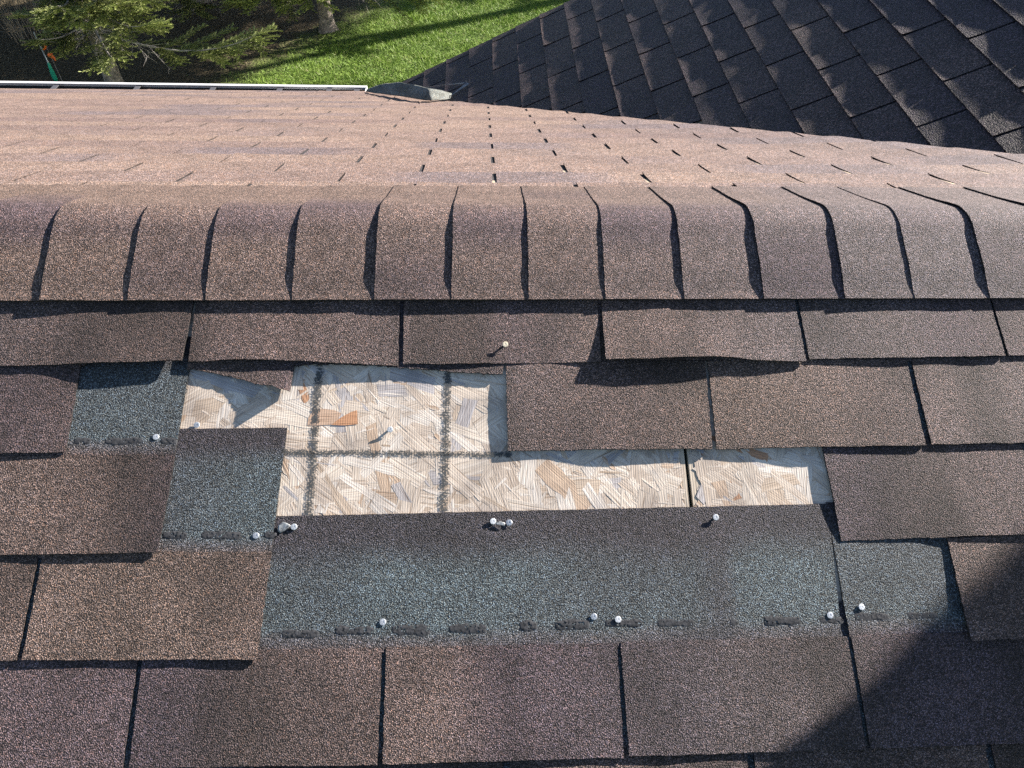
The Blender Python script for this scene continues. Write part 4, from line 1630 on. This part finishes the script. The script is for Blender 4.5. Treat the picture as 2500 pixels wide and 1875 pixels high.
import time
_t = time.time()
spruce(-3.62, 7.35, 3.4, 1.25, 0.095, 0.88, 11, 'green spruce left of the lawn with its grey trunk showing just above the gutter', 1.0, bias=0.1)
spruce(-6.3, 8.0, 3.6, 1.3, 0.08, 0.7, 12, 'leftmost spruce, light green branches reaching in from the left edge', 0.9, green=(0.16, 0.19, 0.055))
spruce(-5.6, 10.2, 4.6, 1.5, 0.10, 0.6, 13, 'spruce in the upper left corner with grey dead lower branches', 0.8, dead=1.0)
spruce(-3.5, 10.4, 4.2, 1.4, 0.09, 0.45, 15, 'dark spruce behind the one with the visible trunk, mostly bare twigs', 0.8, dead=1.2)
spruce(-1.62, 9.45, 5.2, 1.7, 0.085, 0.80, 14, 'spruce at the top edge with a flared pale trunk standing in needle litter', 0.9)
print('trees', time.time() - _t)


def bare_tree(x, y, H, r, seed, label):
    rnd = random.Random(seed)
    T = thing('bare_tree', (x, y, GZ), label, 'tree', 'bare trees beyond the upper right corner')
    vs, fs = [], []

    def grow(P, d, l, r_, lev):
        n_ = 3
        for k in range(n_):
            d = (d + Vector((rnd.gauss(0, 0.10), rnd.gauss(0, 0.10), 0.03))).normalized()
            Q = P + d * l / n_
            tube(vs, fs, P, Q, r_ * (1 - 0.3 * k / n_), r_ * (1 - 0.3 * (k + 1) / n_), 8 if lev < 2 else 5)
            P = Q
        if lev < 4:
            for k in range(rnd.choice((2, 3, 3))):
                d2 = (d + Vector((rnd.gauss(0, 0.5), rnd.gauss(0, 0.5), rnd.uniform(0, 0.3)))).normalized()
                grow(P, d2, l * rnd.uniform(0.55, 0.8), r_ * rnd.uniform(0.45, 0.62), lev + 1)
    grow(Vector((0, 0, -0.05)), Vector((0, 0, 1)), H * 0.38, r, 0)
    obj('trunk', mesh('trunk', vs, fs, True), T, M_BARK)


bare_tree(6.0, 13.0, 8, 0.16, 1, 'leafless tree beyond the upper right corner, nearest the lawn')
bare_tree(8.6, 13.3, 8, 0.13, 2, 'leafless tree beyond the upper right corner, farthest to the right')
spruce(5.6, 14.6, 7.5, 1.9, 0.12, 0.3, 21, 'dense spruce beyond the upper right corner, shading the top of the lawn', 0.7, detail=False, nb=7, group=None)
spruce(2.6, 13.6, 6.0, 1.5, 0.11, 0.4, 22, 'spruce standing just above the top edge of the picture, over the lawn', 0.6, detail=False, nb=6, group=None)


# dead stalks standing between the spruces
def stalks():
    rnd = random.Random(5)
    T = None
    vs, fs = [], []
    org = Vector((-5.1, 9.2, GZ))
    for k in range(120):
        a = rnd.uniform(0, 6.28); r = rnd.uniform(0, 0.55)
        P = Vector((r * math.cos(a), r * math.sin(a) * 0.7, 0))
        d = Vector((rnd.gauss(0, 0.18), rnd.gauss(0, 0.18), 1)).normalized()
        h = rnd.uniform(0.4, 0.95)
        m_ = P + d * h * 0.6
        tube(vs, fs, P, m_, 0.004, 0.003, 4)
        tube(vs, fs, m_, m_ + (d + Vector((rnd.gauss(0, .25), rnd.gauss(0, .25), 0))) * h * 0.4, 0.003, 0.0012, 4)
    o_ = obj('dry_stalks', mesh('dry_stalks', vs, fs), None, M_REED)
    o_.location = org
    tag(o_, 'clump of dry upright brown stalks below the upper left spruce', 'dry plant')


stalks()


# green stake with its grey rod, orange ribbon beside it
def stake():
    gp = hit(121, 197 * 2212 / 2500, Vector((0, 0, GZ)), Vector((0, 0, 1)))
    base = gp
    T = thing('garden_stake', base, 'thin grey stake with a green paddle foot standing in front of the spruces', 'garden stake')
    vs, fs = lathe([(0.024, 0.0), (0.029, 0.03), (0.027, 0.09), (0.018, 0.18), (0.010, 0.22)], 16)
    for v in vs: v.y *= 0.55
    obj('paddle', mesh('paddle', vs, fs, True), T, M_GREEN)
    vs, fs = [], []
    tube(vs, fs, Vector((0, 0, 0.21)), Vector((-0.01, 0, 0.56)), 0.008, 0.006, 8)
    obj('rod', mesh('rod', vs, fs, True), T, M_GREY)
    rb = thing('marker_ribbon', base + Vector((0.14, -0.12, 0.36)), 'bright orange ribbon tied on a thin twig right of the green stake', 'ribbon')
    vs, fs = [], []
    tube(vs, fs, Vector((0, 0, -0.32)), Vector((-0.02, 0, 0.30)), 0.003, 0.002, 6)
    obj('twig', mesh('twig', vs, fs), rb, M_DEAD)
    for (dx, z0, w_, h_) in ((-0.020, 0.10, 0.045, 0.09), (0.012, -0.02, 0.06, 0.10)):
        vs, fs = [], []
        for i in range(7):
            f = i / 6
            zz = z0 + h_ * (f - 0.5)
            off = 0.015 * math.sin(f * 5 + dx * 90)
            ww = w_ * (0.35 + 0.65 * math.sin(0.3 + f * 2.5)) / 2
            vs += [Vector((dx - ww + off, off * 0.8 - 0.01, zz)), Vector((dx + ww + off, -off - 0.02, zz + 0.01))]
        for i in range(6): fs.append((2 * i, 2 * i + 1, 2 * i + 3, 2 * i + 2))
        me = mesh('ribbon_tail', vs, fs, True)
        o_ = obj('ribbon_tail', me, rb, M_ORANGE)
        md = o_.modifiers.new('s', 'SOLIDIFY'); md.thickness = 0.0015


stake()
